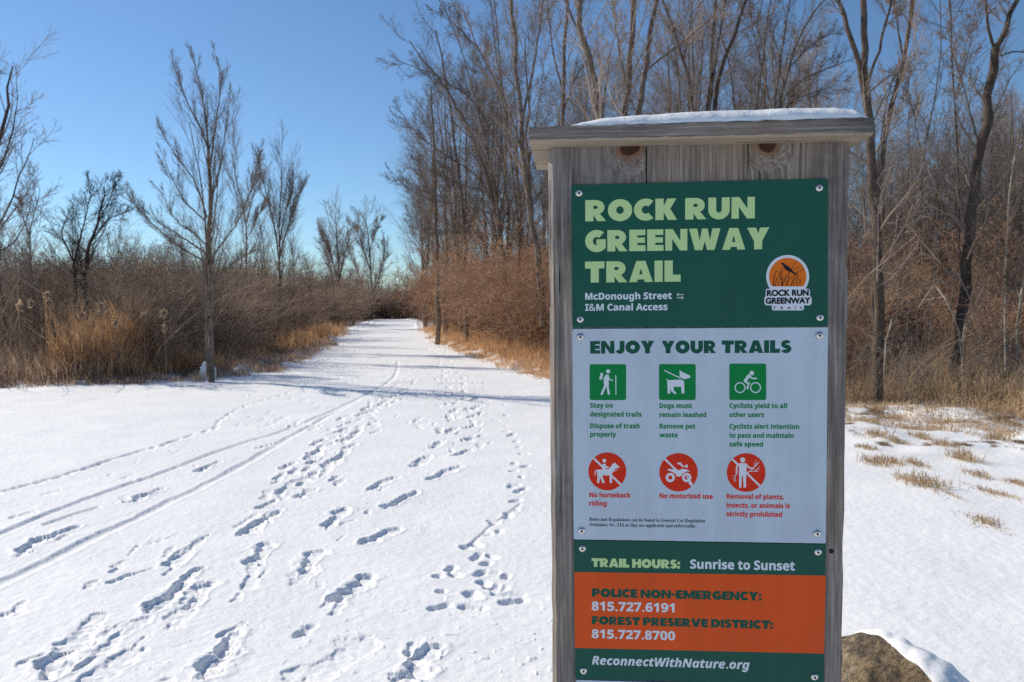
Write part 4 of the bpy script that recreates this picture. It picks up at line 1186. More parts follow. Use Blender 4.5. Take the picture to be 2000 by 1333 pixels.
# ------------------------------------------------------------------ boulder and its snow
def boulder():
    import bmesh
    mt, nt, b = newmat('boulder_stone')
    tc = N(nt, 'TexCoord')
    n1 = N(nt, 'TexNoise', i_Scale=5.0, i_Detail=8.0, i_Roughness=.65); n2 = N(nt, 'TexNoise', i_Scale=38.0, i_Detail=6.0, i_Roughness=.7); n3 = N(nt, 'TexNoise', i_Scale=2.4, i_Detail=3.0)
    for q in (n1, n2, n3): nt.links.new(tc.outputs['Object'], q.inputs[0])
    c1 = ramp(nt, [(.32, (.05, .04, .033)), (.44, (.19, .145, .10)), (.55, (.36, .27, .165)), (.66, (.45, .39, .30))], n1.outputs[0])
    c2 = ramp(nt, [(.36, .35), (.58, 1.2)], n2.outputs[0])
    c3 = ramp(nt, [(.4, (1, .86, .62)), (.6, (.85, .88, .92))], n3.outputs[0])
    col = mix(nt, 1, c1.outputs[0], c2.outputs[0], 'MULTIPLY'); col = mix(nt, .8, col, c3.outputs[0], 'MULTIPLY')
    nt.links.new(col, b.inputs['Base Color']); b.inputs['Roughness'].default_value = .85
    bu = N(nt, 'Bump'); bu.inputs['Distance'].default_value = .03; nt.links.new(n2.outputs[0], bu.inputs['Height']); nt.links.new(bu.outputs[0], b.inputs['Normal'])
    Y = 2.35
    top = at(1731, 1287, Y)
    cx, cy, ht = top[0], Y + .05, top[2]
    R = (.275, .30, ht)
    ph = np.random.default_rng(8).random(12) * 6

    def f(x, y, z):
        v = .06 * math.sin(3.1 * x + ph[0]) * math.sin(2.7 * y + ph[1]) + .05 * math.sin(5.2 * z + 3 * x + ph[2]) + .025 * math.sin(11 * x + 4 * y + ph[3]) * math.sin(9 * z + ph[4]) + .012 * math.sin(23 * x + ph[5]) * math.sin(19 * y + 8 * z)
        return 1 + v
    base = f(0, 0, 1)
    bm = bmesh.new(); bmesh.ops.create_icosphere(bm, subdivisions=6, radius=1)
    for v in bm.verts:
        x, y, z = v.co
        s = (abs(x) ** 2.5 + abs(y) ** 2.5 + abs(z) ** 2.5) ** (-1 / 2.5)
        k = f(x, y, z) / base
        v.co = Vector((x * s * R[0] * k, y * s * R[1] * k, z * s * R[2] * k))
    bm.normal_update()
    me = bpy.data.meshes.new('boulder'); bm.to_mesh(me)
    for p_ in me.polygons: p_.use_smooth = True
    o = link('boulder', me, None, mt); o.location = (cx, cy, 0)
    tag(o, 'rough brown boulder at the foot of the sign, at the lower right', 'boulder')
    # snow lying on its top and right back
    dele = []
    for v in bm.verts:
        x, y, z = v.co.x / R[0], v.co.y / R[1], v.co.z / R[2]
        edge = .10 * math.sin(9 * x + 1) + .06 * math.sin(21 * x + 2) + .03 * math.sin(40 * x)
        m = .25 * y + .95 * x - .16 + edge * .30
        m = min(m, (v.normal.z - .10) * 1.2)
        t = min(max(m / .20, 0), 1)
        if m < -.09: dele.append(v)
        off = .0155 * math.sqrt(t) - .0045 + .002 * math.sin(31 * x) * math.sin(27 * y) * t
        v.co = v.co + v.normal * off
    bmesh.ops.delete(bm, geom=dele, context='VERTS')
    me2 = bpy.data.meshes.new('boulder_snow'); bm.to_mesh(me2); bm.free()
    for p_ in me2.polygons: p_.use_smooth = True
    o2 = link('boulder_snow', me2, None, M['snow']); o2.location = (cx, cy, 0)
    tag(o2, 'cushion of snow lying on the back and right of the boulder', 'snow')


boulder()

# ------------------------------------------------------------------ sign post
YAW = -0.0850
OX, OY = 0.3409, 1.4088
ZT = 1.6750
post = thing('trail_sign', 'weathered grey wooden trail sign post with green, white and orange panels', 'sign', (OX, OY, 0), YAW)
ex = np.array([math.cos(YAW), math.sin(YAW), 0.0]); ey = np.array([-math.sin(YAW), math.cos(YAW), 0.0])
oc = np.array([OX, OY, 0.0])


def inv(px, py, yo=0.0):
    """photo point -> local (x, z) on the sign plane"""
    d = ray(px, py); c0 = np.array([0, 0, CAM_H])
    t = (np.dot(oc, ey) + yo - np.dot(c0, ey)) / np.dot(d, ey)
    p = c0 + d * t - oc
    return float(np.dot(p, ex)), float(p[2])


def prism(name, xs_left, xs_right, z0, z1, y0, y1, mat, parent, seed=0, bev=.003, chamL=None, rough=.0006, top=None):
    """vertical board with eased, slightly uneven arrises. xs_*: (bottom, top)"""
    g = np.random.default_rng(seed)
    n = 60
    V, Fq = [], []
    nL = g.normal(size=n) * rough; nR = g.normal(size=n) * rough
    for i in range(n):
        t = i / (n - 1); z = z0 + (z1 - z0) * t
        xa = xs_left[0] + (xs_left[1] - xs_left[0]) * t + nL[i]; xb = xs_right[0] + (xs_right[1] - xs_right[0]) * t + nR[i]
        if chamL: prof = [(xa, y0 + chamL[1]), (xa + chamL[0], y0)]
        else: prof = [(xa, y0 + bev), (xa + bev, y0)]
        prof += [(xb - bev, y0), (xb, y0 + bev), (xb, y1), (xa, y1)]
        zz = z
        V += [(x, y, zz if top is None or i < n - 1 else z + top * (x - xs_left[1])) for x, y in prof]
    k = 6
    for i in range(n - 1):
        for j in range(k):
            a = i * k + j; b = i * k + (j + 1) % k
            Fq.append((a, b, b + k, a + k))
    caps = np.array([[0, 3, 2, 1], [0, 5, 4, 3]])
    capt = np.array([[0, 1, 2, 3], [0, 3, 4, 5]]) + (n - 1) * k
    me = mesh_np(name, V, np.concatenate([np.array(Fq), caps, capt]), False)
    return link(name, me, parent, mat)


xL = inv(1070, 290)[0]; xR = inv(1660, 278)[0]
xLb = inv(1079, 1333)[0]; xRb = inv(1645, 1333)[0]
zb = inv(1365, 1333)[1]
k_ = (xLb - xL) / (inv(1365, 284)[1] - zb); xL0 = xL + k_ * 1.75
k2_ = (xRb - xR) / (inv(1365, 284)[1] - zb); xR0 = xR + k2_ * 1.75
zl, zr_ = inv(1070, 289)[1], inv(1660, 277)[1]
g1x, g2x = inv(1263, 320)[0], inv(1462, 320)[0]
kn1 = inv(1231, 287); kn2 = inv(1499, 279)
YF = .0032
DEP = .19
slope = (zr_ - zl) / (xR - xL)
wm1 = wood_mat('wood_left_plank', 'Z', [(kn1[0], kn1[1], .0155)], 1.3)
wm2 = wood_mat('wood_middle_plank', 'Z', [], 4.1)
wm3 = wood_mat('wood_right_plank', 'Z', [(kn2[0], kn2[1], .0145)], 7.7)
wm4 = wood_mat('wood_side', 'Z', [], 9.9)
prism('plank', (xL0, xL), (g1x - .0012, g1x - .0012), -.05, zl + slope * .0, YF, YF + .019, wm1, post, 1, .0012, (.0085, .013), .0005)
prism('plank', (g1x + .0010, g1x + .0010), (g2x - .0008, g2x - .0008), -.05, zl + slope * (g1x - xL), YF + .0006, YF + .019, wm2, post, 2, .0012)
prism('plank', (g2x + .0010, g2x + .0010), (xR0, xR), -.05, zl + slope * (g2x - xL), YF, YF + .019, wm3, post, 3, .0018, None, .0008)
prism('side_plank', (xL0 + .002, xL + .002), (xL0 + .021, xL + .021), -.05, zl - .001, YF + .0195, DEP - .0195, wm4, post, 4)
prism('side_plank', (xR0 - .021, xR - .021), (xR0 - .002, xR - .002), -.05, zl - .001, YF + .0195, DEP - .0195, wm4, post, 5)
w3 = (xR - xL) / 3
for i in range(3):
    prism('back_plank', (xL + w3 * i + .001, xL + w3 * i + .001), (xL + w3 * (i + 1) - .001, xL + w3 * (i + 1) - .001), -.05, zl - .001, DEP - .019, DEP, wm4, post, 6 + i)

# cap board: corners measured on its front edge
OV = -.050
zc = [inv(1033, 248, OV), inv(1707, 229, OV)]
xc0, xc1 = zc[0][0], zc[1][0]
zt0, zt1 = zc[0][1], zc[1][1]
zu = lambda x: zl + slope * (x - xL) + .0006
capw = wood_mat('wood_cap', 'X', [], 3.3)
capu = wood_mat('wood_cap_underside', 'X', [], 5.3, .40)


def cap_board():
    g = np.random.default_rng(4)
    n = 60; y0, y1 = OV, DEP + .045
    V = []; 
    for i in range(n):
        t = i / (n - 1); x = xc0 + (xc1 - xc0) * t
        top = zt0 + (zt1 - zt0) * t; bot = zu(x)
        j1, j2 = g.normal() * .0005, g.normal() * .0005
        V += [(x, y0 + .0035, bot), (x, y0, bot + .004 + j1), (x, y0 + j1, top - .0025), (x, y0 + .0025, top + j2), (x, y1 - .003, top), (x, y1, top - .003), (x, y1, bot + .003), (x, y1 - .003, bot)]
    k = 8; Fq = []; mi = []
    for i in range(n - 1):
        for j in range(k):
            a = i * k + j; b = i * k + (j + 1) % k
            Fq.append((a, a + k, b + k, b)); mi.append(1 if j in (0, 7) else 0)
    o = (n - 1) * k
    ends = [(0, 1, 2, 3), (0, 3, 4, 5), (0, 5, 6, 7), (o, o + 3, o + 2, o + 1), (o, o + 5, o + 4, o + 3), (o, o + 7, o + 6, o + 5)]
    me = mesh_np('cap_board', V, np.array(Fq + ends), False, mi + [0] * 6)
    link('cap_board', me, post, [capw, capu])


cap_board()


# snow on the cap
def cap_snow():
    pxs = [1062, 1090, 1112, 1135, 1180, 1240, 1320, 1400, 1480, 1560, 1640, 1680, 1697, 1703]
    th = [0, 2.5, 6, 11, 17, 19, 21, 23, 23, 24, 23, 19, 10, 0]
    xs = [inv(p_, 235, OV)[0] for p_ in pxs]
    n, m = 260, 70
    X = np.linspace(xs[0], xs[-1], n); tt = np.interp(X, xs, th) * .00093
    for _ in range(4): tt[1:-1] = .25 * tt[:-2] + .5 * tt[1:-1] + .25 * tt[2:]
    y0, y1 = OV + .004, DEP + .035
    v = np.linspace(0, 1, m) ** 1.6
    prof = np.clip(v / .10, 0, 1) ** .42 * np.clip((1 - v) / .14, 0, 1) ** .5
    XX, VV = np.meshgrid(X, v, indexing='ij')
    YY = y0 + (y1 - y0) * VV + .003 * vnoise(XX, XX * 0, .03, 41) * (1 - VV)
    hgt = tt[:, None] * prof[None, :] * (1 + .06 * vnoise(XX, YY, .09, 42)) * 1.3 + .0011 * vnoise(XX, YY, .014, 43) * np.clip(tt[:, None] / .006, 0, 1)
    base = zt0 + (zt1 - zt0) * (XX - xc0) / (xc1 - xc0)
    ZZ = base - .0015 + np.maximum(hgt, 0)
    V = np.stack([XX, YY, ZZ], -1).reshape(-1, 3)
    I = np.arange(n * m).reshape(n, m)
    Q = np.stack([I[:-1, :-1], I[1:, :-1], I[1:, 1:], I[:-1, 1:]], -1).reshape(-1, 4)
    o = link('cap_snow', mesh_np('cap_snow', V, Q), None, M['snow'])
    o.location = (OX, OY, 0); o.rotation_euler = (0, 0, YAW)
    tag(o, 'thin cushion of snow lying on top of the sign post cap', 'snow')


cap_snow()

# nail hole in the right plank
hx, hz = inv(1625, 1078)


def disc(name, x, z, y, r, mat, parent, n=20):
    V = [(x + r * math.cos(a), y, z + r * math.sin(a)) for a in np.linspace(0, 2 * math.pi, n, endpoint=False)]
    me = bpy.data.meshes.new(name); me.from_pydata(V, [], [list(range(n))]); me.update()
    return link(name, me, parent, mat)


disc('bolt_hole', hx, hz, YF - .0003, .0046, flat('hole_dark', (.012, .011, .01), .9), post)

# ------------------------------------------------------------------ printed panels
GREEN = (.009, .088, .060); LIME = (.50, .68, .31); WHITE = (.50, .57, .65); ORANGE = (.72, .085, .010)
PGREEN = (.0, .21, .05); RED = (.66, .03, .008); DKG = (.008, .085, .055); BLACK = (.012, .013, .016)
mP = dict(green=panel_mat('panel_green', GREEN), white=panel_mat('panel_white', WHITE), orange=panel_mat('panel_orange', ORANGE))
mI = {k: flat('ink_' + k, c, .5, 0, .15) for k, c in dict(lime=LIME, white=(.66, .70, .76), dkgreen=DKG, pgreen=PGREEN, red=RED, black=BLACK, orange=(.72, .16, .012)).items()}


def panel(px_tl, px_tr, px_bl, px_br, mat, name='sign_panel', label=None, z_bottom=None):
    a, b = inv(*px_tl), inv(*px_tr)
    if px_bl: c, d = inv(*px_bl), inv(*px_br)
    else: c, d = (a[0] + .002, z_bottom), (b[0] - .002, z_bottom)
    # outline with eased corners, front and back, bevelled edge
    R = .0035
    out = []
    cs = [(a, (1, -1)), (b, (-1, -1)), (d, (-1, 1)), (c, (1, 1))]
    for k, (p, s) in enumerate(cs):
        cx, cz = p[0] + s[0] * R, p[1] + s[1] * R
        a0 = [180, 90, 0, -90][k]
        for j in range(5):
            an = rad(a0 - j * 22.5)
            out.append((cx + R * math.cos(an), cz + R * math.sin(an), cx, cz))
    n = len(out)
    V = [(x, .0005, z) for x, z, _, _ in out]
    V += [(x + (cx - x) * .12, .0, z + (cz - z) * .12) for x, z, cx, cz in out]
    V += [(x, .0031, z) for x, z, _, _ in out]
    Fc = [list(range(n, 2 * n))]
    for i in range(n):
        j = (i + 1) % n
        Fc.append([i, n + i, n + j, j]); Fc.append([2 * n + i, i, j, 2 * n + j])
    Fc.append(list(range(3 * n - 1, 2 * n - 1, -1)))
    me = bpy.data.meshes.new(name); me.from_pydata(V, [], Fc); me.update()
    o = link(name, me, post, mat)
    if label: o['label'] = label
    return o


p1 = panel((1116, 362), (1617, 349), (1118, 640.5), (1617, 637.5), mP['green'], label='dark green title panel')
p2 = panel((1117.5, 643), (1617.5, 639.5), (1120.5, 1054), (1613, 1062), mP['white'], label='white rules panel with pictograms')
p3 = panel((1121, 1055.5), (1613, 1063.5), (1124, 1326), (1609, 1341), mP['green'], label='green panel with orange contact band')
zz4 = inv(1125, 1328.5)
p4 = panel((1125, 1328.5), (1609, 1343.5), None, None, mP['white'], label='white lowest panel', z_bottom=zz4[1] - .26)

LAY = [0]


def nlay():
    LAY[0] = (LAY[0] + 1) % 60
    return -.00015 - LAY[0] * 4e-6


class Ink:
    """flat print built from small outlines; later shapes lie a hair above earlier ones"""
    def __init__(s, name, parent, mats, y0=-.0002):
        s.V = []; s.F = []; s.M = []; s.name = name; s.parent = parent; s.mats = mats; s.y = y0
    def raw(s, pts, m=0, up=True):
        if up: s.y -= 4e-6
        o = len(s.V)
        s.V += [(x, s.y, z) for x, z in pts]; s.F.append(list(range(o, o + len(pts)))); s.M.append(m)
    def strip(s, A, B, m=0):
        s.y -= 4e-6
        o = len(s.V); n = len(A)
        s.V += [(x, s.y, z) for x, z in A] + [(x, s.y, z) for x, z in B]
        for i in range(n - 1):
            s.F.append([o + i, o + i + 1, o + n + i + 1, o + n + i]); s.M.append(m)
    # shapes in photo pixels
    def poly(s, pts, m=0): s.raw([inv(*p) for p in pts], m)
    def circ(s, cx, cy, r, m=0, ry=None, n=40):
        ry = ry or r
        s.poly([(cx + r * math.cos(a), cy + ry * math.sin(a)) for a in np.linspace(0, 2 * math.pi, n, endpoint=False)], m)
    def stroke(s, pts, w, m=0, w1=None):
        w1 = w if w1 is None else w1
        pts = [np.array(p, float) for p in pts]; A, B = [], []
        for i, p in enumerate(pts):
            t = (pts[min(i + 1, len(pts) - 1)] - pts[max(i - 1, 0)]); t /= np.hypot(*t) + 1e-9
            nn = np.array([-t[1], t[0]]); ww = (w + (w1 - w) * i / (len(pts) - 1)) / 2
            A.append(inv(*(p + nn * ww))); B.append(inv(*(p - nn * ww)))
        s.strip(A, B, m)
    def rrect(s, x0, y0, x1, y1, r, m=0):
        P = []
        for (cx, cy, a0) in ((x1 - r, y0 + r, -90), (x1 - r, y1 - r, 0), (x0 + r, y1 - r, 90), (x0 + r, y0 + r, 180)):
            for k in range(6): a = rad(a0 + 18 * k); P.append((cx + r * math.cos(a), cy + r * math.sin(a)))
        s.poly(P, m)
    def ring(s, cx, cy, r, ri, m=0, n=32):
        a = np.linspace(0, 2 * math.pi, n)
        s.strip([inv(cx + r * math.cos(t), cy + r * math.sin(t)) for t in a], [inv(cx + ri * math.cos(t), cy + ri * math.sin(t)) for t in a], m)
    def done(s):
        me = bpy.data.meshes.new(s.name); me.from_pydata(s.V, [], s.F)
        me.polygons.foreach_set('material_index', s.M); me.update()
        return link(s.name, me, s.parent, s.mats)


# ---- heavy display capitals, drawn as outlines (cap height 1)
def _arc(cx, cy, rx, ry, ix, iy, a0, a1, n=26, icx=None, icy=None):
    a = np.radians(np.linspace(a0, a1, n)); icx = cx if icx is None else icx; icy = cy if icy is None else icy
    return ('S', [(cx + rx * math.cos(t), cy + ry * math.sin(t)) for t in a], [(icx + ix * math.cos(t), icy + iy * math.sin(t)) for t in a])


def _b(x0, y0, x1, y1): return ('P', [(x0, y0), (x1, y0), (x1, y1), (x0, y1)])
def _p(*pts): return ('P', list(pts))


_bowl = [_b(0, 0, .39, 1), _arc(.50, .655, .42, .345, .10, .075, -90, 90), _b(.38, .73, .505, 1), _b(.38, .31, .505, .58)]
GL = {
    'I': (.385, [_b(0, 0, .385, 1)]), 'L': (.76, [_b(0, 0, .39, 1), _b(.38, 0, .76, .33)]),
    'T': (.93, [_b(0, .67, .93, 1), _b(.27, 0, .66, .68)]),
    'E': (.80, [_b(0, 0, .40, 1), _b(.39, .74, .79, 1), _b(.39, .38, .77, .63), _b(.39, 0, .80, .27)]),
    'F': (.77, [_b(0, 0, .39, 1), _b(.38, .72, .77, 1), _b(.38, .32, .72, .60)]),
    'H': (1.02, [_b(0, 0, .37, 1), _b(.65, 0, 1.02, 1), _b(.36, .36, .66, .66)]),
    'N': (1.08, [_b(0, 0, .34, 1), _b(.74, 0, 1.08, 1), _p((0.02, 1), (.36, 1), (1.06, 0), (.72, 0))]),
    'M': (1.28, [_b(0, 0, .33, 1), _b(.95, 0, 1.28, 1), _p((.05, 1), (.36, 1), (.64, .50), (.92, 1), (1.23, 1), (.78, .08), (.50, .08))]),
    'V': (1.14, [_p((0, 1), (.42, 1), (.575, .44), (.73, 1), (1.14, 1), (.77, 0), (.37, 0))]),
    'W': (1.52, [_p((0, 1), (.40, 1), (.51, .45), (.63, 1), (.90, 1), (1.02, .45), (1.13, 1), (1.52, 1), (1.24, 0), (.885, 0), (.765, .42), (.645, 0), (.285, 0))]),
    'A': (1.12, [_p((0, 0), (.38, 0), (.56, .66), (.56, 1), (.345, 1)), _p((1.12, 0), (.775, 1), (.56, 1), (.56, .66), (.74, 0)), _p((.26, .13), (.86, .13), (.78, .36), (.34, .36))]),
    'Y': (1.06, [_p((0, 1), (.43, 1), (.53, .74), (.63, 1), (1.06, 1), (.725, .38), (.725, 0), (.335, 0), (.335, .38))]),
    'K': (1.02, [_b(0, 0, .39, 1), _p((.37, .42), (.37, .62), (.57, 1), (.99, 1), (.70, .52)), _p((.37, .62), (.64, .62), (1.02, 0), (.60, 0), (.37, .40))]),
    'J': (.74, [_b(.35, .34, .74, 1), _arc(.37, .35, .37, .38, .02, .06, 205, 360, 26, .33, .36)]),
    'U': (1.0, [_b(0, .42, .37, 1), _b(.63, .42, 1.0, 1), _arc(.5, .43, .5, .45, .13, .13, 180, 360)]),
    'O': (1.16, [_arc(.58, .5, .58, .52, .18, .18, 0, 360, 48)]),
    'C': (.93, [_arc(.56, .5, .56, .52, .19, .19, 50, 310, 40)]),
    'G': (1.02, [_arc(.57, .5, .57, .52, .19, .19, 50, 325, 40), _p((.56, .33), (.56, .58), (1.02, .58), (1.02, .18), (.80, .14), (.66, .33))]),
    'S': (.80, [_arc(.41, .69, .39, .33, .055, .05, 28, 275, 30, .43, .70), _arc(.39, .32, .41, .34, .055, .05, -155, 92, 30, .37, .31)]),
    'D': (1.08, [_b(0, 0, .38, 1), _arc(.46, .5, .62, .5, .20, .21, -90, 90), _b(.37, .71, .465, 1), _b(.37, 0, .465, .29)]),
    'P': (.92, _bowl), 'R': (1.0, _bowl + [_p((.32, .36), (.66, .40), (1.0, 0), (.59, 0), (.39, .28), (.32, .28))]),
    ':': (.30, [_b(0, 0, .30, .30), _b(0, .48, .30, .78)]), '-': (.46, [_b(0, .36, .46, .60)]), '.': (.3, [_b(0, 0, .3, .3)])}


def black_text(name, s_, parent, mat, px0, px1, pyb, cap_px, gap=.055, space=.36, y=-.0002):
    ink = Ink(name, parent, [mat], y)
    w = 0
    for ch in s_: w += space if ch == ' ' else GL[ch][0] + gap
    w -= gap
    x0, z0 = inv(px0, pyb); x1, _ = inv(px1, pyb); ch_ = z0 - inv(px0, pyb + cap_px)[1]
    sx = (x1 - x0) / w
    cur = 0
    for c_ in s_:
        if c_ == ' ': cur += space; continue
        gw, pcs = GL[c_]
        for q in pcs:
            tr = lambda P: [(x0 + (cur + x) * sx, z0 + yv * ch_) for x, yv in P]
            if q[0] == 'P': ink.raw(tr(q[1]))
            else: ink.strip(tr(q[1]), tr(q[2]))
        cur += gw + gap
    return ink.done()


# ---- running text from Blender's own fonts
FD = bpy.utils.system_resource('DATAFILES') + '/fonts/'
try: MATHF = bpy.data.fonts.load(FD + 'NotoSansMath-Regular.woff2')
except Exception: MATHF = None


def uni(s_, A, a, d):
    o = ''
    for c_ in s_:
        if 'A' <= c_ <= 'Z': o += chr(A + ord(c_) - 65)
        elif 'a' <= c_ <= 'z': o += chr(a + ord(c_) - 97)
        elif '0' <= c_ <= '9': o += chr(d + ord(c_) - 48)
        else: o += c_
    return o


def font_mesh(s_, font):
    c_ = bpy.data.curves.new('t', 'FONT'); c_.body = s_; c_.size = 1; c_.resolution_u = 5
    if font: c_.font = font
    o = bpy.data.objects.new('t', c_); COL.objects.link(o)
    dg = bpy.context.evaluated_depsgraph_get(); dg.update()
    me = bpy.data.meshes.new_from_object(o.evaluated_get(dg))
    V = np.empty(len(me.vertices) * 3, np.float32); me.vertices.foreach_get('co', V)
    Fc = [list(p_.vertices) for p_ in me.polygons]
    bpy.data.objects.remove(o); bpy.data.curves.remove(c_); bpy.data.meshes.remove(me)
    return V.reshape(-1, 3)[:, :2], Fc


CAPH = {}


def text(name, s_, parent, mat, px0, px1, pyb, cap_px, style='sans', bold=0.0, y=-.0003):
    if MATHF is None: style = 'gill'
    if style == 'sans': q, f_ = uni(s_, 0x1D5D4, 0x1D5EE, 0x1D7EC), MATHF
    elif style == 'italic': q, f_ = uni(s_, 0x1D63C, 0x1D656, 0x1D7EC), MATHF
    elif style == 'serif': q, f_ = uni(s_, 0x1D400, 0x1D41A, 0x1D7CE), MATHF
    else: q, f_ = s_, None
    if style not in CAPH:
        h, _ = font_mesh({'sans': chr(0x1D5D4 + 7), 'italic': chr(0x1D63C + 7), 'serif': chr(0x1D400 + 7)}.get(style, 'H'), f_)
        CAPH[style] = h[:, 1].max() - h[:, 1].min()
    V, Fc = font_mesh(q, f_)
    x0, z0 = inv(px0, pyb); x1, _ = inv(px1, pyb); ch_ = z0 - inv(px0, pyb + cap_px)[1]
    sy = ch_ / CAPH[style]; sx = (x1 - x0) / (V[:, 0].max() - V[:, 0].min())
    offs = [(0, 0)]
    if bold: offs += [(bold * math.cos(a), bold * math.sin(a)) for a in np.arange(0, 6.28, math.pi / 4)]
    xm = V[:, 0].min()
    AV, AF = [], []
    for k, (dx, dz) in enumerate(offs):
        o = len(AV)
        AV += [(x0 + (vx - xm) * sx + dx * sy, y - k * 4e-6, z0 + vy * sy + dz * sy) for vx, vy in V]
        AF += [[i + o for i in f__] for f__ in Fc]
    me = bpy.data.meshes.new(name); me.from_pydata(AV, [], AF); me.update()
    return link(name, me, parent, mat)


# panel 1
black_text('title', 'ROCK RUN', p1, mI['lime'], 1143.2, 1474, 432.9, 41.3, .085, .30)
black_text('title', 'GREENWAY', p1, mI['lime'], 1143, 1502, 492.4, 41.5, .085)
black_text('title', 'TRAIL', p1, mI['lime'], 1142.7, 1329.4, 552.6, 41, .085)
text('lettering', 'McDonough Street', p1, mI['white'], 1143.2, 1311.8, 585.8, 12.8, 'sans', .012)
text('lettering', 'I&M Canal Access', p1, mI['white'], 1143.2, 1303.4, 607.3, 12.8, 'sans', .012)
ar = Ink('arrow_symbol', p1, [mI['white']])
ar.stroke([(1322.5, 576), (1335, 575.6)], 1.3); ar.stroke([(1325.8, 572.8), (1322, 576), (1325.8, 579.2)], 1.3)
ar.stroke([(1322, 582.2), (1334.5, 581.8)], 1.3); ar.stroke([(1331, 578.8), (1334.8, 582), (1331, 585.2)], 1.3)
ar.done()
# emblem
LX0, LY0, LS = 1480.0, 490.0, .0976
E_ = Ink('emblem', p1, [mI['white'], mI['orange'], mI['black']])
q = lambda x, y_: (LX0 + x * LS, LY0 + y_ * LS)
E_.circ(*q(598, 518), 430 * LS, 0, None, 56)
E_.rrect(*q(157, 762), *q(1045, 960), 45 * LS, 0); E_.rrect(*q(130, 905), *q(1078, 1095), 60 * LS, 0); E_.rrect(*q(282, 1060), *q(922, 1196), 40 * LS, 0)
a_ = np.linspace(rad(148), rad(392), 50)
E_.poly([q(598 + 374 * math.cos(t), 518 + 374 * math.sin(t)) for t in a_], 1)
for pts, w in [([(315, 716), (318, 600), (335, 480), (372, 400)], 22), ([(372, 400), (400, 430), (425, 480)], 12), ([(355, 716), (362, 620), (390, 540), (430, 480), (460, 400)], 18), ([(405, 716), (410, 640), (435, 560), (460, 500)], 16),
               ([(480, 716), (470, 600), (455, 500), (470, 400), (500, 330)], 16), ([(480, 716), (500, 560), (470, 480), (500, 410), (530, 380)], 14), ([(485, 716), (520, 620), (560, 540), (600, 500), (625, 420)], 18),
               ([(555, 716), (580, 620), (600, 560), (640, 500), (625, 400)], 18), ([(490, 600), (480, 550), (520, 530), (545, 600), (500, 660)], 12), ([(600, 716), (605, 620), (650, 550), (705, 510)], 16),
               ([(660, 716), (700, 600), (740, 500), (770, 440)], 20), ([(712, 716), (740, 620), (770, 540), (800, 440)], 14), ([(785, 716), (785, 600), (800, 520), (800, 430)], 18), ([(845, 716), (845, 640)], 12), ([(845, 640), (845, 545)], 26),
               ([(670, 360), (720, 290), (775, 205)], 12), ([(690, 400), (760, 350), (870, 310)], 12), ([(740, 460), (820, 410), (915, 380)], 12), ([(600, 300), (640, 295), (660, 270)], 8), ([(560, 480), (555, 560)], 18), ([(700, 600), (690, 680)], 10)]:
    E_.stroke([q(*p_) for p_ in pts], w * LS, 2, w * LS * .55)
E_.poly([q(*p_) for p_ in [(448, 262), (490, 240), (525, 250), (560, 288), (620, 320), (665, 362), (705, 410), (778, 475), (745, 497), (682, 442), (620, 415), (562, 388), (520, 340), (495, 282)]], 2)
E_.done()
text('lettering', 'ROCK RUN', p1, mI['black'], q(187, 0)[0], q(1010, 0)[0], q(0, 905)[1], 10.8, 'gill', .05, -.0006)
text('lettering', 'GREENWAY', p1, mI['black'], q(163, 0)[0], q(1043, 0)[0], q(0, 1060)[1], 10.6, 'gill', .05, -.0006)
text('lettering', 'T   R   A   I   L', p1, mI['black'], q(308, 0)[0], q(896, 0)[0], q(0, 1172)[1], 4.9, 'gill', .02, -.0006)

# panel 2
c2x = lambda X: 1100 + .33007 * X
c2y = lambda Y_: 640 + .33007 * Y_
black_text('title', 'ENJOY', p2, mI['dkgreen'], c2x(160), c2x(538), c2y(155), 24.5, .07)
black_text('title', 'YOUR', p2, mI['dkgreen'], c2x(582), c2x(905), c2y(153.5), 24.5, .07)
black_text('title', 'TRAILS', p2, mI['dkgreen'], c2x(938), c2x(1350), c2y(152), 24.5, .07)
for (s_, a, b, y_) in [('Stay on', 160, 293, 475), ('designated trails', 160, 463, 527), ('Dispose of trash', 160, 452, 596), ('properly', 160, 313, 646), ('Dogs must', 570, 761, 477), ('remain leashed', 570, 846, 530),
                       ('Remove pet', 570, 782, 598), ('waste', 570, 677, 650), ('Cyclists yield to all', 984, 1324, 477), ('other users', 984, 1187, 530), ('Cyclists alert intention', 984, 1395, 599), ('to pass and maintain', 984, 1363, 652), ('safe speed', 984, 1181, 704)]:
    text('lettering', s_, p2, mI['pgreen'], c2x(a), c2x(b), c2y(y_), 9.0, 'sans', .012)
for (s_, a, b, y_) in [('No horseback', 155, 399, 1004), ('riding', 154, 257, 1054), ('No motorized use', 570, 885, 1010), ('Removal of plants,', 968, 1305, 1013), ('insects, or animals is', 967, 1341, 1065), ('strictly prohibited', 967, 1294, 1117)]:
    text('lettering', s_, p2, mI['red'], c2x(a), c2x(b), c2y(y_), 9.0, 'sans', .012)
text('fine_print', 'Rules and Regulations can be found in General Use Regulation', p2, mI['black'], c2x(154), c2x(839), c2y(1144), 6.4, 'serif')
text('fine_print', 'Ordinance No. 214 as they are applicable and enforceable.', p2, mI['black'], c2x(154), c2x(785), c2y(1175), 6.4, 'serif')


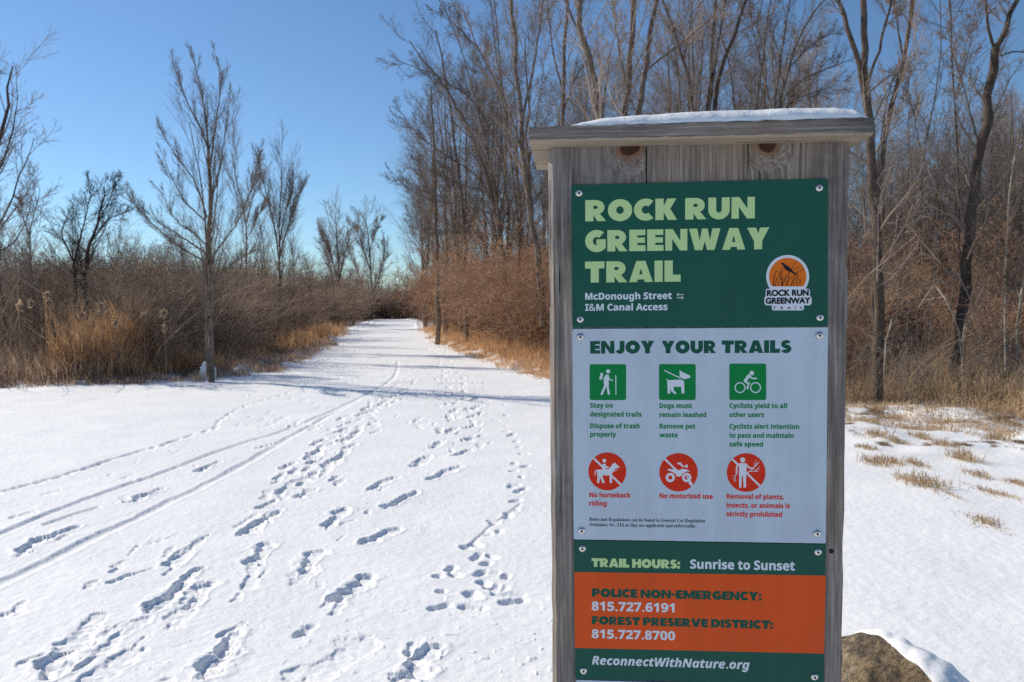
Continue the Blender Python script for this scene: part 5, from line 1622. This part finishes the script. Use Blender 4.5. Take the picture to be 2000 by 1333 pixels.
class PicI(Ink):
    """pictogram drawn in enlarged crop coordinates"""
    def __init__(s, parent, mats, ox, oy, k):
        super().__init__('pictogram', parent, mats, -.0003); s.o = (ox, oy, k)
    def T(s, p_): return (s.o[0] + p_[0] * s.o[2], s.o[1] + p_[1] * s.o[2])
    def P(s, pts, m=1): s.poly([s.T(p_) for p_ in pts], m)
    def C(s, x, y_, r, m=1): s.circ(*s.T((x, y_)), r * s.o[2], m)
    def L(s, pts, w, m=1, w1=None): s.stroke([s.T(p_) for p_ in pts], w * s.o[2], m, None if w1 is None else w1 * s.o[2])
    def R_(s, x, y_, r, ri, m=1): s.ring(*s.T((x, y_)), r * s.o[2], ri * s.o[2], m)
    def cap(s, pts, w, m=1):
        s.L(pts, w, m)
        for p_ in (pts[0], pts[-1]): s.C(p_[0], p_[1], w / 2, m)


K2 = .33007
gm = [mI['pgreen'], mI['white']]; rm = [mI['red'], mI['white']]
# hiker
i1 = PicI(p2, gm, 1100, 640, K2); i1.rrect(c2x(157), c2y(218), c2x(372), c2y(430), 4, 0)
i1.C(266, 260, 12); i1.P([(222, 268), (237, 270), (229, 310), (213, 306)]); i1.P([(248, 284), (256, 278), (268, 281), (273, 296), (268, 322), (272, 338), (252, 340), (240, 336), (240, 300)])
i1.cap([(252, 335), (242, 362), (228, 393)], 13); i1.cap([(260, 335), (264, 362), (270, 392)], 13); i1.cap([(265, 292), (276, 308), (291, 313)], 7); i1.cap([(311, 285), (312, 397)], 5.5); i1.done()
# dog
i2 = PicI(p2, gm, 1100, 640, K2); i2.rrect(c2x(567), c2y(217), c2x(784), c2y(430), 4, 0)
i2.cap([(600, 255), (690, 298)], 6); i2.P([(688, 252), (704, 264), (750, 285), (752, 298), (716, 306), (690, 294)]); i2.P([(608, 302), (620, 312), (700, 308), (716, 320), (717, 390), (701, 391), (698, 352), (652, 350), (655, 372), (670, 388), (664, 396), (640, 378), (632, 360), (634, 390), (618, 391), (616, 320)])
i2.done()
# cyclist
i3 = PicI(p2, gm, 1100, 640, K2); i3.rrect(c2x(983), c2y(214), c2x(1201), c2y(430), 4, 0)
i3.R_(1046, 356, 32, 26); i3.R_(1138, 356, 32, 26); i3.C(1116, 270, 13)
i3.cap([(1098, 286), (1078, 314)], 18); i3.cap([(1102, 286), (1116, 301), (1142, 302)], 9); i3.cap([(1074, 318), (1096, 334), (1090, 361)], 11); i3.L([(1100, 322), (1104, 332)], 6); i3.done()
CX, CY, K3 = 1130.0, 860.0, .245


def slash(i_, cx, cy, r):
    d_ = .76 * r
    i_.L([(cx - r * .74, cy - r * .72), (cx + r * .74, cy + r * .72)], 15)


# rider
i4 = PicI(p2, rm, CX, CY, K3); i4.C(229, 250, 151, 0); slash(i4, 229, 250, 150)
i4.C(205, 164, 15); i4.P([(194, 190), (215, 188), (219, 206), (240, 212), (240, 224), (214, 224), (214, 240), (190, 240), (190, 200)])
i4.P([(140, 236), (240, 232), (262, 204), (276, 184), (286, 188), (290, 176), (298, 190), (326, 212), (320, 224), (298, 220), (284, 246), (268, 262), (266, 342), (248, 342), (248, 282), (190, 280), (194, 300), (209, 340), (192, 344), (170, 292), (164, 342), (148, 342), (150, 282), (146, 250)])
i4.L([(142, 240), (132, 250), (131, 282)], 7); i4.L([(298, 222), (304, 240), (288, 248)], 4); i4.done()
# motor bike
i5 = PicI(p2, rm, CX, CY, K3); i5.C(797, 257, 153, 0); slash(i5, 797, 257, 152)
i5.C(732, 298, 44, 0); i5.C(862, 298, 44, 0); i5.R_(731, 298, 37, 17); i5.R_(862, 298, 37, 17)
i5.P([(706, 238), (720, 230), (760, 232), (800, 240), (830, 228), (860, 234), (890, 250), (860, 250), (836, 262), (818, 276), (812, 290), (782, 290), (776, 272), (752, 256), (726, 246)])
i5.P([(786, 180), (814, 178), (824, 192), (838, 208), (868, 192), (870, 222), (846, 214), (820, 212), (808, 194), (788, 192)]); i5.L([(862, 290), (905, 350)], 12); i5.done()
# person picking plants
i6 = PicI(p2, rm, CX, CY, K3); i6.C(1336, 259, 154, 0); slash(i6, 1336, 259, 153)
i6.L([(1300, 180), (1300, 280)], 62, 0)
i6.C(1308, 158, 20); i6.P([(1276, 184), (1334, 184), (1342, 192), (1336, 280), (1334, 376), (1316, 380), (1310, 288), (1300, 288), (1298, 380), (1280, 378), (1278, 200)])
i6.cap([(1276, 190), (1260, 212), (1258, 270)], 12); i6.cap([(1334, 192), (1362, 222), (1392, 226)], 12)
i6.L([(1345, 262), (1388, 232), (1430, 184)], 5); i6.L([(1388, 232), (1404, 206), (1440, 174)], 4); i6.L([(1404, 214), (1400, 180)], 3); i6.L([(1414, 196), (1414, 160)], 3); i6.L([(1350, 250), (1430, 250)], 4); i6.L([(1400, 248), (1446, 210)], 3); i6.L([(1404, 246), (1444, 230)], 3)
i6.L([(1256, 268), (1240, 334)], 4); i6.L([(1246, 300), (1226, 310)], 3); i6.L([(1250, 284), (1226, 286)], 3); i6.L([(1244, 308), (1256, 326)], 3); i6.done()

# panel 3
c3x = lambda X: 1060 + .31 * X
c3y = lambda Y_: 1030 + .31 * Y_
bo = Ink('orange_band', p3, [mP['orange']], -.0001)
bo.poly([(c3x(199.5), c3y(283)), (c3x(1783.5), c3y(305)), (c3x(1773), c3y(797)), (c3x(202), c3y(761))]); bo.done()
black_text('title', 'TRAIL HOURS:', p3, mI['lime'], c3x(308), c3x(865), c3y(250), 17.0, .04, .30)
text('lettering', 'Sunrise to Sunset', p3, mI['white'], c3x(930), c3x(1587), c3y(263) - 1, 17.2, 'sans', .012)
black_text('title', 'POLICE NON-EMERGENCY:', p3, mI['dkgreen'], c3x(310), c3x(1378), c3y(439), 16.6, .04, .28)
text('lettering', '815.727.6191', p3, mI['white'], c3x(310), c3x(829), c3y(523), 16.8, 'sans', .012)
black_text('title', 'FOREST PRESERVE DISTRICT:', p3, mI['dkgreen'], c3x(310), c3x(1450), c3y(612), 16.0, .04, .28)
text('lettering', '815.727.8700', p3, mI['white'], c3x(310), c3x(833), c3y(697), 16.6, 'sans', .012)
text('lettering', 'ReconnectWithNature.org', p3, mI['white'], c3x(311), c3x(1303), c3y(864), 16.2, 'italic', .010)


# ---- screws
def screw_mesh():
    prof = [(.0070, .0), (.0069, .0010), (.0062, .0022), (.0048, .0031), (.0030, .0035), (.0021, .00355), (.0019, .0022), (.0, .0020)]
    n = 24; V = []; Fq = []
    for r, h in prof:
        for k in range(n):
            a = 2 * math.pi * k / n
            V.append((r * math.cos(a), -h, r * math.sin(a)))
    mi = []
    for i in range(len(prof) - 1):
        for k in range(n):
            Fq.append((i * n + k, i * n + (k + 1) % n, (i + 1) * n + (k + 1) % n, (i + 1) * n + k)); mi.append(1 if i >= 5 else 0)
    return mesh_np('screw', V, np.array(Fq), True, mi)


scm = screw_mesh()
scm.materials.append(flat('stainless', (.62, .60, .58), .28, 1.0)); scm.materials.append(flat('recess', (.05, .05, .05), .6, .6))
for par, pts in [(p1, [(1131, 377.6), (1600, 367.4), (1133.4, 624), (1601.4, 620.5)]), (p2, [(1133.6, 658.5), (1600.7, 655.5), (1136.3, 1037), (1596, 1042.6)]), (p3, [(1137.5, 1071.6), (1597.5, 1078.5), (1139.8, 1310.3), (1590.8, 1322.4)])]:
    for (px, py) in pts:
        x, z = inv(px, py)
        o = link('screw', scm, par)
        o.location = (x, -.0001, z); o.rotation_euler = (0, random.Random(int(px)).random() * 6, 0)
